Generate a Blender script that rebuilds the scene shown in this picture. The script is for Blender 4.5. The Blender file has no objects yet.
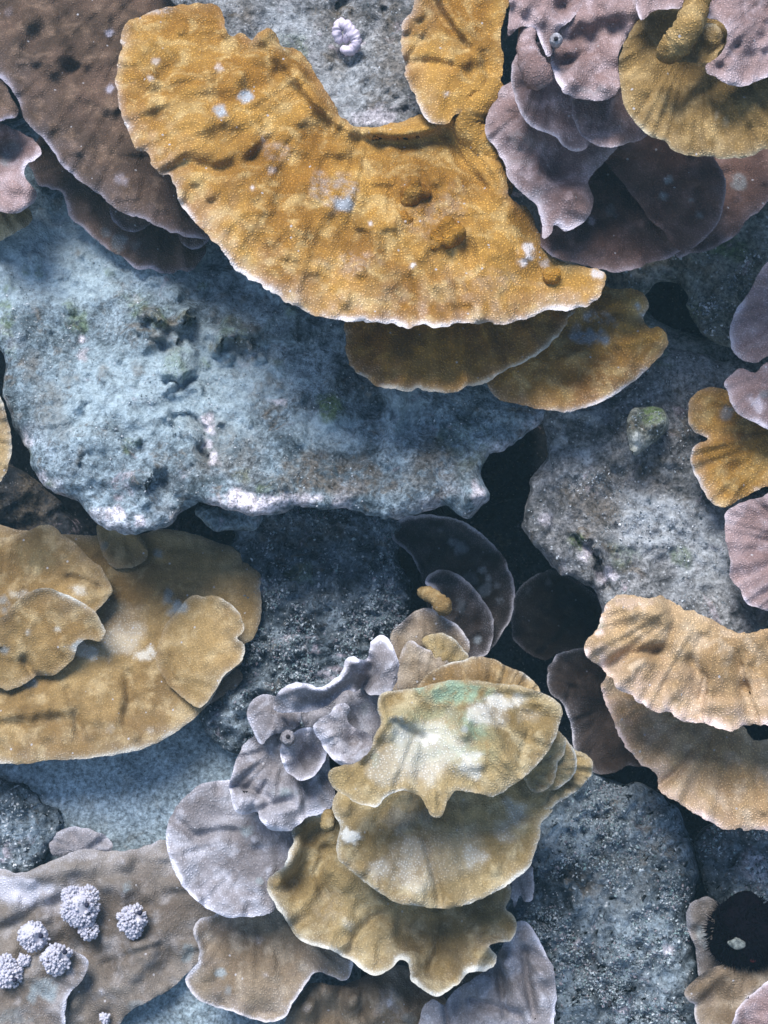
import bpy, math, random
import numpy as np
from mathutils import Vector, Matrix
from mathutils.geometry import delaunay_2d_cdt
random.seed(7); RNG = np.random.default_rng(7)
S = bpy.context.scene; COL = S.collection

# ------------------------------------------------------------ camera, light
D = 1.5                                    # metres from lens to the middle of the reef slope
U_ = np.array([1.0, 0, 0]); PITCH = math.radians(40)
V_ = np.array([0, math.cos(PITCH), math.sin(PITCH)])       # up the slope
W_ = np.array([0, -math.sin(PITCH), math.cos(PITCH)])      # out of the slope
cam = bpy.data.objects.new('camera', bpy.data.cameras.new('camera')); COL.objects.link(cam)
cam.location = Vector(W_ * D); cam.rotation_euler = (PITCH, 0, 0)
cam.data.sensor_fit = 'VERTICAL'; cam.data.angle = 2 * math.atan(0.64 / D)
cam.data.clip_start = 0.02; cam.data.clip_end = 500
S.camera = cam
w = bpy.data.worlds.new('World'); S.world = w; w.use_nodes = True
nt = w.node_tree; sky = nt.nodes.new('ShaderNodeTexSky'); sky.sky_type = 'NISHITA'; sky.sun_disc = False
sky.sun_elevation = math.radians(70); sky.sun_rotation = math.radians(285)
bg = nt.nodes['Background']; bg.inputs['Strength'].default_value = 0.10
nt.links.new(sky.outputs[0], bg.inputs['Color'])
sun = bpy.data.objects.new('sun', bpy.data.lights.new('sun', 'SUN')); COL.objects.link(sun)
sun.data.energy = 3.0; sun.data.angle = math.radians(30); sun.data.color = (1.0, 0.985, 0.95)
sdir = Vector((0.20, -0.14, -1.0)).normalized()
sun.rotation_euler = sdir.to_track_quat('-Z', 'Y').to_euler()
S.view_settings.view_transform = 'Standard'; S.view_settings.look = 'None'
S.view_settings.gamma = 1; S.view_settings.use_curve_mapping = False
S.cycles.filter_width = 1.6
S.view_settings.exposure = 1.12

# ------------------------------------------------------------ numeric helpers
PX = 800.0
def lp(x, y, w):
    """slope picture-plane pixel + height above the slope -> local metres (u, v, w)"""
    k = (D - w) / D / PX
    return np.stack([(x - 384) * k, (512 - y) * k, w + 0 * x], -1)
def world(l):
    return l[..., 0:1] * U_ + l[..., 1:2] * V_ + l[..., 2:3] * W_
def P(x, y, w): return Vector(world(lp(np.float64(x), np.float64(y), np.float64(w))))

def _hash(ix, iy, iz, seed):
    h = (ix * 374761393 + iy * 668265263 + iz * 2147483647 + seed * 974634777) & 0xFFFFFFFF
    h = ((h ^ (h >> 13)) * 1274126177) & 0xFFFFFFFF
    h = ((h ^ (h >> 16)) * 2246822519) & 0xFFFFFFFF
    return ((h ^ (h >> 15)) & 0xFFFF) / 32767.5 - 1.0
def noise(x, y, z=0.0, seed=0):
    x, y, z = np.broadcast_arrays(np.asarray(x, float), np.asarray(y, float), np.asarray(z, float))
    fx, fy, fz = np.floor(x), np.floor(y), np.floor(z)
    ix, iy, iz = fx.astype(np.int64), fy.astype(np.int64), fz.astype(np.int64)
    def q(t): return t * t * t * (t * (t * 6 - 15) + 10)
    u, v, w_ = q(x - fx), q(y - fy), q(z - fz)
    def L(a, b, t): return a + (b - a) * t
    H = lambda a, b, c: _hash(ix + a, iy + b, iz + c, seed)
    lo = L(L(H(0,0,0), H(1,0,0), u), L(H(0,1,0), H(1,1,0), u), v)
    hi = L(L(H(0,0,1), H(1,0,1), u), L(H(0,1,1), H(1,1,1), u), v)
    return L(lo, hi, w_)
def fbm(x, y, lam, octv=3, seed=0, gain=0.5):
    r = 0; a = 1.0
    for o in range(octv):
        r = r + a * noise(x / lam + 7.3 * o, y / lam - 3.1 * o, 0.37 * o, seed + o); lam /= 2.03; a *= gain
    return r
def sm(a, b, t):
    t = np.clip((t - a) / (b - a), 0, 1); return t * t * (3 - 2 * t)

def spline(pts, step):
    """closed Catmull-Rom through pts, resampled every ~step px"""
    p = np.array(pts, float); n = len(p); out = []
    for i in range(n):
        a, b, c, d = p[i - 1], p[i], p[(i + 1) % n], p[(i + 2) % n]
        m = max(2, int(np.linalg.norm(c - b) / 1.0))
        # centripetal-ish damping of overshoot
        lb = np.linalg.norm(c - b)
        t1 = (c - a); t2 = (d - b)
        l1 = np.linalg.norm(t1) + 1e-9; l2 = np.linalg.norm(t2) + 1e-9
        t1 = t1 / l1 * min(l1 * .5, lb); t2 = t2 / l2 * min(l2 * .5, lb)
        t = np.linspace(0, 1, m, endpoint=False)[:, None]
        out.append((2*t**3-3*t**2+1)*b + (t**3-2*t**2+t)*t1 + (-2*t**3+3*t**2)*c + (t**3-t**2)*t2)
    q = np.concatenate(out)
    L = np.r_[0, np.cumsum(np.linalg.norm(np.diff(np.r_[q, q[:1]], axis=0), axis=1))]
    N = max(8, int(L[-1] / step)); s = np.linspace(0, L[-1], N, endpoint=False)
    qq = np.r_[q, q[:1]]
    return np.stack([np.interp(s, L, qq[:, 0]), np.interp(s, L, qq[:, 1])], 1)
def normals(o):
    t = np.roll(o, -1, 0) - np.roll(o, 1, 0); t /= np.linalg.norm(t, axis=1)[:, None] + 1e-9
    x, y = o[:, 0], o[:, 1]
    area = np.sum(x * np.roll(y, -1) - np.roll(x, -1) * y)
    nn = np.stack([t[:, 1], -t[:, 0]], 1)
    return nn if area > 0 else -nn
def crenulate(o, amp, lam, seed):
    if amp == 0: return o
    s = np.r_[0, np.cumsum(np.linalg.norm(np.diff(o, axis=0), axis=1))]
    d = amp * (noise(s / lam, 0.5, 0, seed) + 0.6 * noise(s / (lam * .42), 3.5, 0, seed + 5) + 1.4 * noise(s / (lam * 3.1), 8.5, 0, seed + 9))
    d = d * np.clip(np.minimum(s, s[-1] - s) / 8, 0, 1)
    return o + normals(o) * d[:, None]
def inside(px, py, o):
    r = np.zeros(len(px), bool); a = o; b = np.roll(o, -1, 0)
    for (x1, y1), (x2, y2) in zip(a, b):
        c = (y1 > py) != (y2 > py)
        if y1 != y2: r ^= c & (px < (x2 - x1) * (py - y1) / (y2 - y1) + x1)
    return r
def dist_seg(px, py, a, b, closed_idx=True):
    """min distance to segments a->b, and index/param of the nearest"""
    N = len(px); dm = np.empty(N); im = np.empty(N, int)
    ab = b - a; L2 = (ab ** 2).sum(1) + 1e-12
    for i in range(0, N, 4000):
        x = px[i:i+4000, None]; y = py[i:i+4000, None]
        t = np.clip(((x - a[:, 0]) * ab[:, 0] + (y - a[:, 1]) * ab[:, 1]) / L2, 0, 1)
        d = (x - a[:, 0] - t * ab[:, 0]) ** 2 + (y - a[:, 1] - t * ab[:, 1]) ** 2
        k = d.argmin(1); im[i:i+4000] = k; dm[i:i+4000] = np.sqrt(d[np.arange(len(k)), k])
    return dm, im
def path_dist(px, py, path):
    p = np.array(path, float); return dist_seg(px, py, p[:-1], p[1:])[0]
def fill(o, res, seed, ring=False):
    """triangulate the inside of outline o (px) with points about res apart"""
    r = np.random.default_rng(seed)
    x0, y0 = o.min(0); x1, y1 = o.max(0)
    gx = np.arange(x0, x1, res); gy = np.arange(y0, y1, res * .87)
    X, Y = np.meshgrid(gx, gy); X = X + (np.arange(len(gy)) % 2)[:, None] * res * .5
    X = X.ravel() + r.uniform(-.22, .22, X.size) * res; Y = Y.ravel() + r.uniform(-.22, .22, Y.size) * res
    k = inside(X, Y, o); X, Y = X[k], Y[k]
    d, _ = dist_seg(X, Y, o, np.roll(o, -1, 0)); k = d > res * .6
    ins = np.zeros((0, 2))
    if ring:
        ins = (o - normals(o) * 2.6)[::2]; kk = inside(ins[:, 0], ins[:, 1], o); ins = ins[kk]; ins = ins[dist_seg(ins[:, 0], ins[:, 1], o, np.roll(o, -1, 0))[0] > 2.0]
    pts = np.r_[o, ins, np.stack([X[k], Y[k]], 1)]
    n = len(o)
    vs, es, fs, *_ = delaunay_2d_cdt([Vector(p) for p in pts.tolist()], [], [list(range(n))], 1, 1e-5)
    return np.array([(v.x, v.y) for v in vs]), np.array([f for f in fs if len(f) == 3], int)

def mesh_from(name, verts, tris, mat, parent=None, mask=None, smooth=True, origin=None, quads=None):
    verts = np.asarray(verts, float)
    org = np.array(origin) if origin is not None else (np.zeros(3) if parent is not None else verts.mean(0))
    if parent is not None: org = np.array(ORG[parent.name])
    me = bpy.data.meshes.new(name)
    polys = tris.tolist() if hasattr(tris, 'tolist') else tris
    me.from_pydata((verts - org).tolist(), [], polys)
    if smooth: me.polygons.foreach_set('use_smooth', [True] * len(me.polygons))
    if mask is not None:
        a = me.attributes.new('mask', 'FLOAT_COLOR', 'POINT'); a.data.foreach_set('color', np.clip(mask, 0, 1).astype(np.float32).ravel())
    me.materials.append(mat); me.update()
    o = bpy.data.objects.new(name, me); COL.objects.link(o)
    if parent is None: o.location = org; ORG[o.name] = org
    else: o.parent = parent; ORG[o.name] = org
    return o
ORG = {}
def tag(o, label, cat, group=None):
    o['label'] = label; o['category'] = cat
    if group: o['group'] = group
    return o
def thing(name, label, cat, x, y, w, group=None):
    o = bpy.data.objects.new(name, None); COL.objects.link(o); o.location = P(x, y, w); o.empty_display_size = .03
    ORG[o.name] = np.array(P(x, y, w)); return tag(o, label, cat, group)

# ------------------------------------------------------------ materials
def new_mat(name):
    m = bpy.data.materials.new(name); m.use_nodes = True
    t = m.node_tree; b = t.nodes['Principled BSDF']
    return m, t, b
class NT:
    def __init__(s, t): s.t = t; s.tc = t.nodes.new('ShaderNodeTexCoord').outputs['Object']
    def n(s, typ, **k):
        x = s.t.nodes.new(typ)
        for a, v in k.items(): setattr(x, a, v)
        return x
    def l(s, a, b): s.t.links.new(a, b)
    def noise(s, scale, detail=3, rough=.55, dist=0.0, off=0.0):
        x = s.n('ShaderNodeTexNoise'); mp = s.n('ShaderNodeMapping'); mp.inputs['Location'].default_value = (off, off * .7, -off)
        s.l(s.tc, mp.inputs[0]); s.l(mp.outputs[0], x.inputs['Vector'])
        x.inputs['Scale'].default_value = scale; x.inputs['Detail'].default_value = detail
        x.inputs['Roughness'].default_value = rough; x.inputs['Distortion'].default_value = dist
        return x.outputs[0]
    def voro(s, scale, feat='F1', rnd=1.0, out='Distance'):
        x = s.n('ShaderNodeTexVoronoi', feature=feat); s.l(s.tc, x.inputs['Vector'])
        x.inputs['Scale'].default_value = scale; x.inputs['Randomness'].default_value = rnd
        return x.outputs[out]
    def ramp(s, src, a, b, lo=0.0, hi=1.0):
        x = s.n('ShaderNodeMapRange', interpolation_type='SMOOTHSTEP'); s.l(src, x.inputs[0])
        for i, v in enumerate((a, b, lo, hi)): x.inputs[i + 1].default_value = v
        return x.outputs[0]
    def mix(s, f, a, b, mode='MIX'):
        x = s.n('ShaderNodeMix', data_type='RGBA', blend_type=mode)
        for v, i in ((f, 0), (a, 6), (b, 7)):
            if isinstance(v, (int, float)): x.inputs[i].default_value = v
            elif isinstance(v, tuple): x.inputs[i].default_value = (*v, 1)
            else: s.l(v, x.inputs[i])
        return x.outputs[2]
    def math(s, op, a, b=None, c=None):
        x = s.n('ShaderNodeMath', operation=op)
        for i, v in enumerate((a, b, c)):
            if v is None: continue
            if isinstance(v, (int, float)): x.inputs[i].default_value = v
            else: s.l(v, x.inputs[i])
        return x.outputs[0]
    def mask(s):
        a = s.n('ShaderNodeAttribute', attribute_name='mask'); sp = s.n('ShaderNodeSeparateColor'); s.l(a.outputs['Color'], sp.inputs[0])
        return sp.outputs[0], sp.outputs[1], sp.outputs[2], a.outputs['Alpha']
    def bump(s, h, dist, strength=1.0, prev=None):
        x = s.n('ShaderNodeBump'); x.inputs['Strength'].default_value = strength; x.inputs['Distance'].default_value = dist
        s.l(h, x.inputs['Height'])
        if prev is not None: s.l(prev, x.inputs['Normal'])
        return x.outputs[0]

def coral_mat(name, dark, mid, light, rim, bare=(.41, .40, .43), sed=(.24, .27, .29), green=(.25,.33,.23), polyp=380, pc=.7, bump=.0024, rimmix=.95):
    m, t, b = new_mat(name); k = NT(t)
    big = k.noise(9, 4, .6, .4); med = k.noise(38, 3, .6, .3, 3.1)
    c = k.mix(k.ramp(big, .36, .66), dark, mid)
    c = k.mix(k.math('MULTIPLY', k.ramp(med, .46, .72), .75), c, light)
    v = k.voro(polyp, 'F1', .8); v2 = k.noise(polyp * 1.3, 2, .6)
    g = k.ramp(v, .16, .50, 1.0, 0.0)                                   # 1 at polyp centre
    fine = k.math('MULTIPLY_ADD', g, pc, 1 - pc * .42)
    fine = k.math('MULTIPLY', fine, k.ramp(v2, .25, .75, .82, 1.2)); fine = k.math('MULTIPLY', fine, k.ramp(k.noise(20, 4, .65, .5, 15.0), .3, .7, .78, 1.16))
    r, w_, s_, gr = k.mask()
    blot = k.noise(85, 3, .7, .2, 9.0)
    sedf = k.math('MULTIPLY', s_, k.ramp(blot, .22, .5)); barf = k.math('MULTIPLY', w_, k.ramp(blot, .66, .34))
    c = k.mix(barf, c, bare); c = k.mix(k.math('MULTIPLY', gr, k.ramp(blot, .25, .6)), c, green); c = k.mix(sedf, c, sed)
    rr = k.math('MULTIPLY', r, k.math('MULTIPLY_ADD', g, .6, k.ramp(r, .3, 1.0, .30, .85))); rr = k.math('MINIMUM', rr, rimmix)
    mul = k.n('ShaderNodeCombineColor'); [k.l(fine, mul.inputs[i]) for i in range(3)]
    c = k.mix(1.0, c, mul.outputs[0], 'MULTIPLY')
    c = k.mix(rr, c, rim)
    # scattered pale sediment grains
    sp = k.voro(120, 'F1', 1.0); spc = k.n('ShaderNodeSeparateColor'); k.l(k.voro(120, 'F1', 1.0, 'Color'), spc.inputs[0])
    c = k.mix(k.math('MULTIPLY', k.math('MULTIPLY', k.math('LESS_THAN', sp, .17), k.math('GREATER_THAN', spc.outputs[0], .93)), .7), c, bare)
    k.l(c, b.inputs['Base Color']); b.inputs['Roughness'].default_value = .88; b.inputs['Specular IOR Level'].default_value = .07
    hgt = k.math('MULTIPLY_ADD', v2, .25, g)
    k.l(k.bump(hgt, bump, .6, k.bump(med, .002, .12)), b.inputs['Normal'])
    return m
def rock_mat(name, dark, mid, light, sed, pink=(.40, .33, .38), green=(.10, .14, .06), brown=(.12, .095, .07), speck=.5, bump=.006, spk=(.55, .57, .6)):
    m, t, b = new_mat(name); k = NT(t)
    big = k.noise(7, 5, .65, .6); med = k.noise(34, 5, .7, .5, 4.0); fin = k.noise(150, 4, .75, 0, 1.7); vf = k.noise(330, 3, .7, 0, 6.0)
    c = k.mix(k.ramp(med, .36, .62), dark, mid)
    c = k.mix(k.math('MULTIPLY', k.ramp(big, .42, .66), .8), c, light)
    c = k.mix(k.math('MULTIPLY', k.ramp(k.noise(22, 4, .7, .8, 12), .56, .68), .7), c, brown)
    c = k.mix(k.math('MULTIPLY', k.ramp(k.noise(16, 4, .7, .8, 21), .60, .72), .55), c, pink)
    r, g, s_, br = k.mask(); blot = k.noise(60, 4, .75, .3, 9.0)
    c = k.mix(k.math('MULTIPLY', s_, k.ramp(blot, .30, .56)), c, sed)
    c = k.mix(k.math('MULTIPLY', g, k.ramp(blot, .36, .6)), c, green)
    c = k.mix(k.math('MULTIPLY', br, k.ramp(blot, .32, .58)), c, brown)
    c = k.mix(k.math('MULTIPLY', r, k.ramp(blot, .74, .46)), c, (.62,.57,.63))
    f = k.math('MULTIPLY', k.ramp(fin, .28, .72, .36, 1.62), k.ramp(vf, .2, .8, .6, 1.4))
    f = k.math('ADD', k.math('MULTIPLY', k.math('SUBTRACT', f, 1.0), k.math('MULTIPLY_ADD', s_, -.6, 1.0)), 1.0)
    mul = k.n('ShaderNodeCombineColor'); [k.l(f, mul.inputs[i]) for i in range(3)]
    c = k.mix(1.0, c, mul.outputs[0], 'MULTIPLY')
    for sc, th, rad in ((210, .82, .30), (120, .90, .26)):
        sp = k.voro(sc, 'F1', 1.0); cc = k.n('ShaderNodeSeparateColor'); k.l(k.voro(sc, 'F1', 1.0, 'Color'), cc.inputs[0])
        c = k.mix(k.math('MULTIPLY', k.math('MULTIPLY', k.ramp(sp, rad, rad * .6), k.math('GREATER_THAN', cc.outputs[0], th)), speck), c, spk)
        c = k.mix(k.math('MULTIPLY', k.math('MULTIPLY', k.ramp(sp, rad * 1.2, rad * .7), k.math('GREATER_THAN', cc.outputs[1], th)), speck), c, tuple(x * .4 for x in dark))
    k.l(c, b.inputs['Base Color']); b.inputs['Roughness'].default_value = .9; b.inputs['Specular IOR Level'].default_value = .12
    nn = k.bump(med, bump * 1.6, .8); nn = k.bump(fin, bump * .7, .8, nn); nn = k.bump(vf, bump * .3, .7, nn)
    k.l(nn, b.inputs['Normal'])
    return m
def plain_mat(name, c, c2=None, scale=60, rough=.8, bump=.002, spec=.2):
    m, t, b = new_mat(name); k = NT(t); n_ = k.noise(scale, 4, .65)
    k.l(k.mix(k.ramp(n_, .3, .7), c, c2 or tuple(x * .6 for x in c)), b.inputs['Base Color'])
    b.inputs['Roughness'].default_value = rough; b.inputs['Specular IOR Level'].default_value = spec
    k.l(k.bump(n_, bump, .8), b.inputs['Normal']); return m
def grit_mat(name, stops):
    m, t, b = new_mat(name); k = NT(t); g = k.n('ShaderNodeNewGeometry'); r = k.n('ShaderNodeValToRGB')
    e = r.color_ramp.elements
    while len(e) < len(stops): e.new(.5)
    for i, (p, c) in enumerate(stops): e[i].position = p; e[i].color = (*c, 1)
    k.l(g.outputs['Random Per Island'], r.inputs[0]); k.l(r.outputs[0], b.inputs['Base Color'])
    b.inputs['Roughness'].default_value = .7; b.inputs['Specular IOR Level'].default_value = .25; return m

M = dict(
 gold=coral_mat('golden_coral', (.25,.12,.023), (.40,.222,.055), (.53,.37,.16), (.66,.63,.66), polyp=330, green=(.215,.105,.022), sed=(.37,.40,.45)),
 gold2=coral_mat('deep_golden_coral', (.24,.105,.018), (.34,.17,.030), (.40,.23,.06), (.60,.55,.48), polyp=330, green=(.215,.105,.022)),
 brown=coral_mat('brown_coral', (.065,.043,.030), (.135,.085,.062), (.21,.14,.10), (.36,.34,.42)),
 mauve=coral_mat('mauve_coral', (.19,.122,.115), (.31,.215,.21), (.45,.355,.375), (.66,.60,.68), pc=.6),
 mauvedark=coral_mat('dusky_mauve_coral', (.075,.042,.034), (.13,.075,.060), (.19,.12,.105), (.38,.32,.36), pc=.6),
 ochre=coral_mat('ochre_coral', (.20,.125,.045), (.33,.21,.08), (.43,.30,.14), (.62,.57,.45)),
 tan=coral_mat('tan_coral', (.18,.112,.045), (.285,.192,.085), (.40,.30,.165), (.56,.54,.50), polyp=360, pc=.34, bump=.0012),
 pinktan=coral_mat('pinkish_tan_coral', (.34,.22,.11), (.47,.33,.19), (.58,.45,.32), (.78,.62,.60)),
 sandgold=coral_mat('pale_golden_coral', (.185,.128,.055), (.29,.215,.105), (.41,.34,.21), (.60,.60,.58), bare=(.32,.30,.27), polyp=360, pc=.36, bump=.0014),
 lav=coral_mat('lavender_coral', (.17,.152,.158), (.285,.272,.30), (.42,.42,.48), (.68,.67,.78), polyp=330, pc=.36, bump=.0014),
 taupe=coral_mat('taupe_coral', (.145,.105,.07), (.23,.178,.125), (.33,.275,.215), (.62,.60,.66), polyp=360, pc=.36, bump=.0014),
 dusk=coral_mat('dusky_taupe_coral', (.125,.10,.083), (.205,.178,.158), (.31,.29,.295), (.60,.60,.70), polyp=360, pc=.36, bump=.0014),
 night=coral_mat('dark_brown_shaded_coral', (.018,.012,.010), (.042,.029,.023), (.07,.052,.045), (.60,.58,.66), bare=(.16,.18,.23), sed=(.22,.25,.29), polyp=360, pc=.4),  # dark brown of its own, with crevice shade mixed into the colour
 rock=rock_mat('grey_reef_rock', (.05,.07,.085), (.17,.22,.26), (.30,.37,.43), (.315,.395,.45), speck=.3),
 rock2=rock_mat('grey_brown_reef_rock', (.06,.062,.065), (.19,.19,.20), (.30,.305,.32), (.38,.405,.44), speck=.5),
 speck=rock_mat('speckled_reef_rock', (.02,.028,.036), (.10,.13,.16), (.27,.32,.37), (.30,.37,.44), speck=.8),
 moss=rock_mat('mossy_reef_rock', (.06,.062,.05), (.19,.195,.175), (.33,.34,.32), (.40,.42,.42), speck=.5),
 deep=rock_mat('crevice_shade_rock', (.012,.014,.018), (.03,.033,.04), (.05,.055,.065), (.08,.09,.11), speck=.25),  # near-black albedo: the darkness of the cavities is put into the rock colour
 sand=rock_mat('sand', (.19,.24,.275), (.24,.295,.34), (.27,.335,.39), (.30,.36,.41), pink=(.24,.28,.31), brown=(.17,.19,.2), speck=.25, bump=.003),
 grit=grit_mat('pale_grit', [(0,(.03,.04,.045)),(.25,(.10,.12,.13)),(.5,(.22,.25,.28)),(.8,(.40,.43,.47)),(.95,(.6,.62,.66))]),
 gritd=grit_mat('dark_grit', [(0,(.04,.055,.065)),(.3,(.11,.14,.17)),(.5,(.20,.24,.28)),(.6,(.26,.21,.24)),(.68,(.17,.26,.27)),(.85,(.34,.39,.43)),(1,(.52,.57,.62))]),
)

# ------------------------------------------------------------ builders
def masks(x, y, spots, base=None, seed=0):
    m = np.zeros((len(x), 4)) if base is None else base
    for sx, sy, r, ch, st in spots:
        r = r if isinstance(r, tuple) else (r, r)
        d = np.hypot((x - sx) / r[0], (y - sy) / r[1])
        v = st * sm(0.0, .55, 1 - d + .38 * fbm(x + sx, y - sy, max(6., min(r) * .8), 3, seed + 31))
        m[:, ch] = np.maximum(m[:, ch], v)
    return m
SEED = [0]
def plate(name, pts, mat, w, at, gy=.4, gx=0., ctr=None, parent=None, res=2.7, t=.009, rad=(.0038, 7), con=(.003, 26), fb=(.006, 55), fine=(.0002, 8),
          curl=(0, 14), ruf=(0, 30, 20), rim=(1.0, 4.5), soft=.5, floor=.12, rdir=(0, 1), bumps=(), ridges=(), spots=(), cren=1.0, clam=9, dome=0., thick=.03, lump=.006):
    SEED[0] += 17; sd = SEED[0]
    cren = max(cren, 1.0); o = crenulate(spline(pts, 2.3), cren, clam * .8, sd)
    nrm = normals(o); nxt = np.roll(o, -1, 0)
    sl = np.r_[0, np.cumsum(np.linalg.norm(np.diff(o, axis=0), axis=1))]
    c = np.array(ctr if ctr else (o[:, 0].mean(), o[:, 1].min() - 20), float)
    rmax = np.hypot(*(o - c).T).max()
    def wf(x, y, det=True):
        d, i = dist_seg(x, y, o, nxt)
        ww = w + gy * (y - at[1]) / PX + gx * (x - at[0]) / PX
        ww = ww + lump * np.maximum(0, noise(x / 15, y / 15, 0, sd + 15) - .15) ** 1.3 + .35 * lump * noise(x / 32, y / 32, 0, sd + 16)
        dx, dy = x - c[0], y - c[1]; r = np.hypot(dx, dy); a = np.arctan2(dx, dy)
        if dome: ww = ww + dome * (1 - (r / rmax) ** 2)
        f = sm(.12, .6, r / rmax)
        wob = .25 * noise(x / 60, y / 60, 0, sd + 2)
        ww = ww + rad[0] * f * (noise(a * rad[1] + wob, r / 150, 0, sd) + .6 * noise(a * rad[1] * 2.3 + wob, r / 90, 0, sd + 1))
        ww = ww + con[0] * (noise(d / con[1] + wob * 2, a * 1.6, 0, sd + 3)) + fb[0] * fbm(x, y, fb[1], 3, sd + 4)
        e = np.clip(1 - d / curl[1], 0, 1); ww = ww + curl[0] * e * e
        ww = ww + ruf[0] * 1.3 * noise(x / ruf[1], y / ruf[1], 0.5, sd + 7) * np.exp(-d / ruf[2])
        for bx, by, br, bh in bumps: ww = ww + bh * np.exp(-(((x - bx) ** 2 + (y - by) ** 2) / br ** 2) ** 1.3)
        for pth, wd, hh in ridges: ww = ww + hh * np.exp(-(path_dist(x, y, pth) / wd) ** 2)
        if det: ww = ww + fine[0] * fbm(x, y, fine[1], 2, sd + 6) * sm(0, 5, d)
        rr = 3.2; e = np.clip(1 - d / rr, 0, 1); ww = ww - .22 * t * (1 - np.sqrt(np.maximum(0, 1 - e * e)))
        return ww, d, i
    pv, pf = fill(o, res, sd); x, y = pv.T
    ww, d, i = wf(x, y)
    nd = nrm[i] @ (np.array(rdir, float) / (np.hypot(*rdir) + 1e-9)) if rdir != (0, 0) else np.ones(len(i))
    edge = 1.2 * rim[0] * np.exp(-(d / (rim[1] * (1.0 + .5 * noise(sl[i] / 24, 7.5, 0, sd + 19)))) ** 1.5) * np.clip(.45 + .6 * nd, floor, 1) * np.clip(.72 + .38 * noise(sl[i] / 14, .5, 0, sd + 8) + .45 * noise(sl[i] / 45, .5, 0, sd + 18), .05, 1.1)
    edge = np.maximum(edge, soft * rim[0] * np.exp(-d / (rim[1] * 3.6)) * np.clip(nd, 0, 1) * (.5 + .5 * noise(x / 9, y / 9, 0, sd + 12)))
    mk = np.zeros((len(x), 4)); mk[:, 0] = edge; mk = masks(x, y, spots, mk, sd)
    top = world(lp(x, y, ww))
    bv, bf = fill(o, 9.0, sd + 1, True); bx, by = bv.T; bw, bd, _ = wf(bx, by, False)
    bw = bw - (t * 1.5 + abs(curl[0]) * .8 + ruf[0] * .5 + thick * sm(4, 60, bd)) * sm(0, 3.2, bd)
    bot = world(lp(bx, by, bw))
    mkb = np.zeros((len(bx), 4))
    # outward orientation
    def orient(v, f, s):
        a, b_, c_ = v[f[:, 0]], v[f[:, 1]], v[f[:, 2]]
        fl = (np.cross(b_ - a, c_ - a) @ W_) * s < 0; f = f.copy(); f[fl] = f[fl][:, ::-1]; return f
    tris = np.r_[orient(top, pf, 1), orient(bot, bf, -1) + len(top)]
    ob = mesh_from(name, np.r_[top, bot], tris, mat, parent, np.r_[mk, mkb])
    return ob

def grit(parent, pos, n, smin, smax, mat, name='grit', lift=.3):
    """small angular fragments lying on a surface, one mesh of countless bits"""
    pu = pos @ U_ * 28; pv_ = pos @ V_ * 28
    wt = np.clip(.25 + 1.6 * fbm(pu, pv_, 1.0, 3, 77, .7), .04, 2); idx = RNG.choice(len(pos), n, p=wt / wt.sum()); c = pos[idx] + RNG.normal(0, .0012, (n, 3))
    base = np.array([(1,0,0),(-1,0,0),(0,1,0),(0,-1,0),(0,0,1),(0,0,-1)], float)
    sz = smin + (smax - smin) * RNG.random(n) ** 2.5
    q = RNG.normal(size=(n, 4)); q /= np.linalg.norm(q, axis=1)[:, None]
    a, b, cc, d = q.T
    R = np.stack([1-2*(cc*cc+d*d), 2*(b*cc-d*a), 2*(b*d+cc*a), 2*(b*cc+d*a), 1-2*(b*b+d*d), 2*(cc*d-b*a), 2*(b*d-cc*a), 2*(cc*d+b*a), 1-2*(b*b+cc*cc)], 1).reshape(n, 3, 3)
    sh = base[None] * (.55 + .9 * RNG.random((n, 6, 1))) * sz[:, None, None] * np.array([1.2, .8, .6])
    v = np.einsum('nij,nkj->nki', R, sh) + c[:, None] + (W_ * lift)[None, None] * sz[:, None, None]
    f0 = np.array([(0,2,4),(2,1,4),(1,3,4),(3,0,4),(2,0,5),(1,2,5),(3,1,5),(0,3,5)])
    f = (f0[None] + 6 * np.arange(n)[:, None, None]).reshape(-1, 3)
    o = mesh_from(name, v.reshape(-1, 3), f, mat, parent, smooth=False); o['kind'] = 'stuff'; return o

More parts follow.
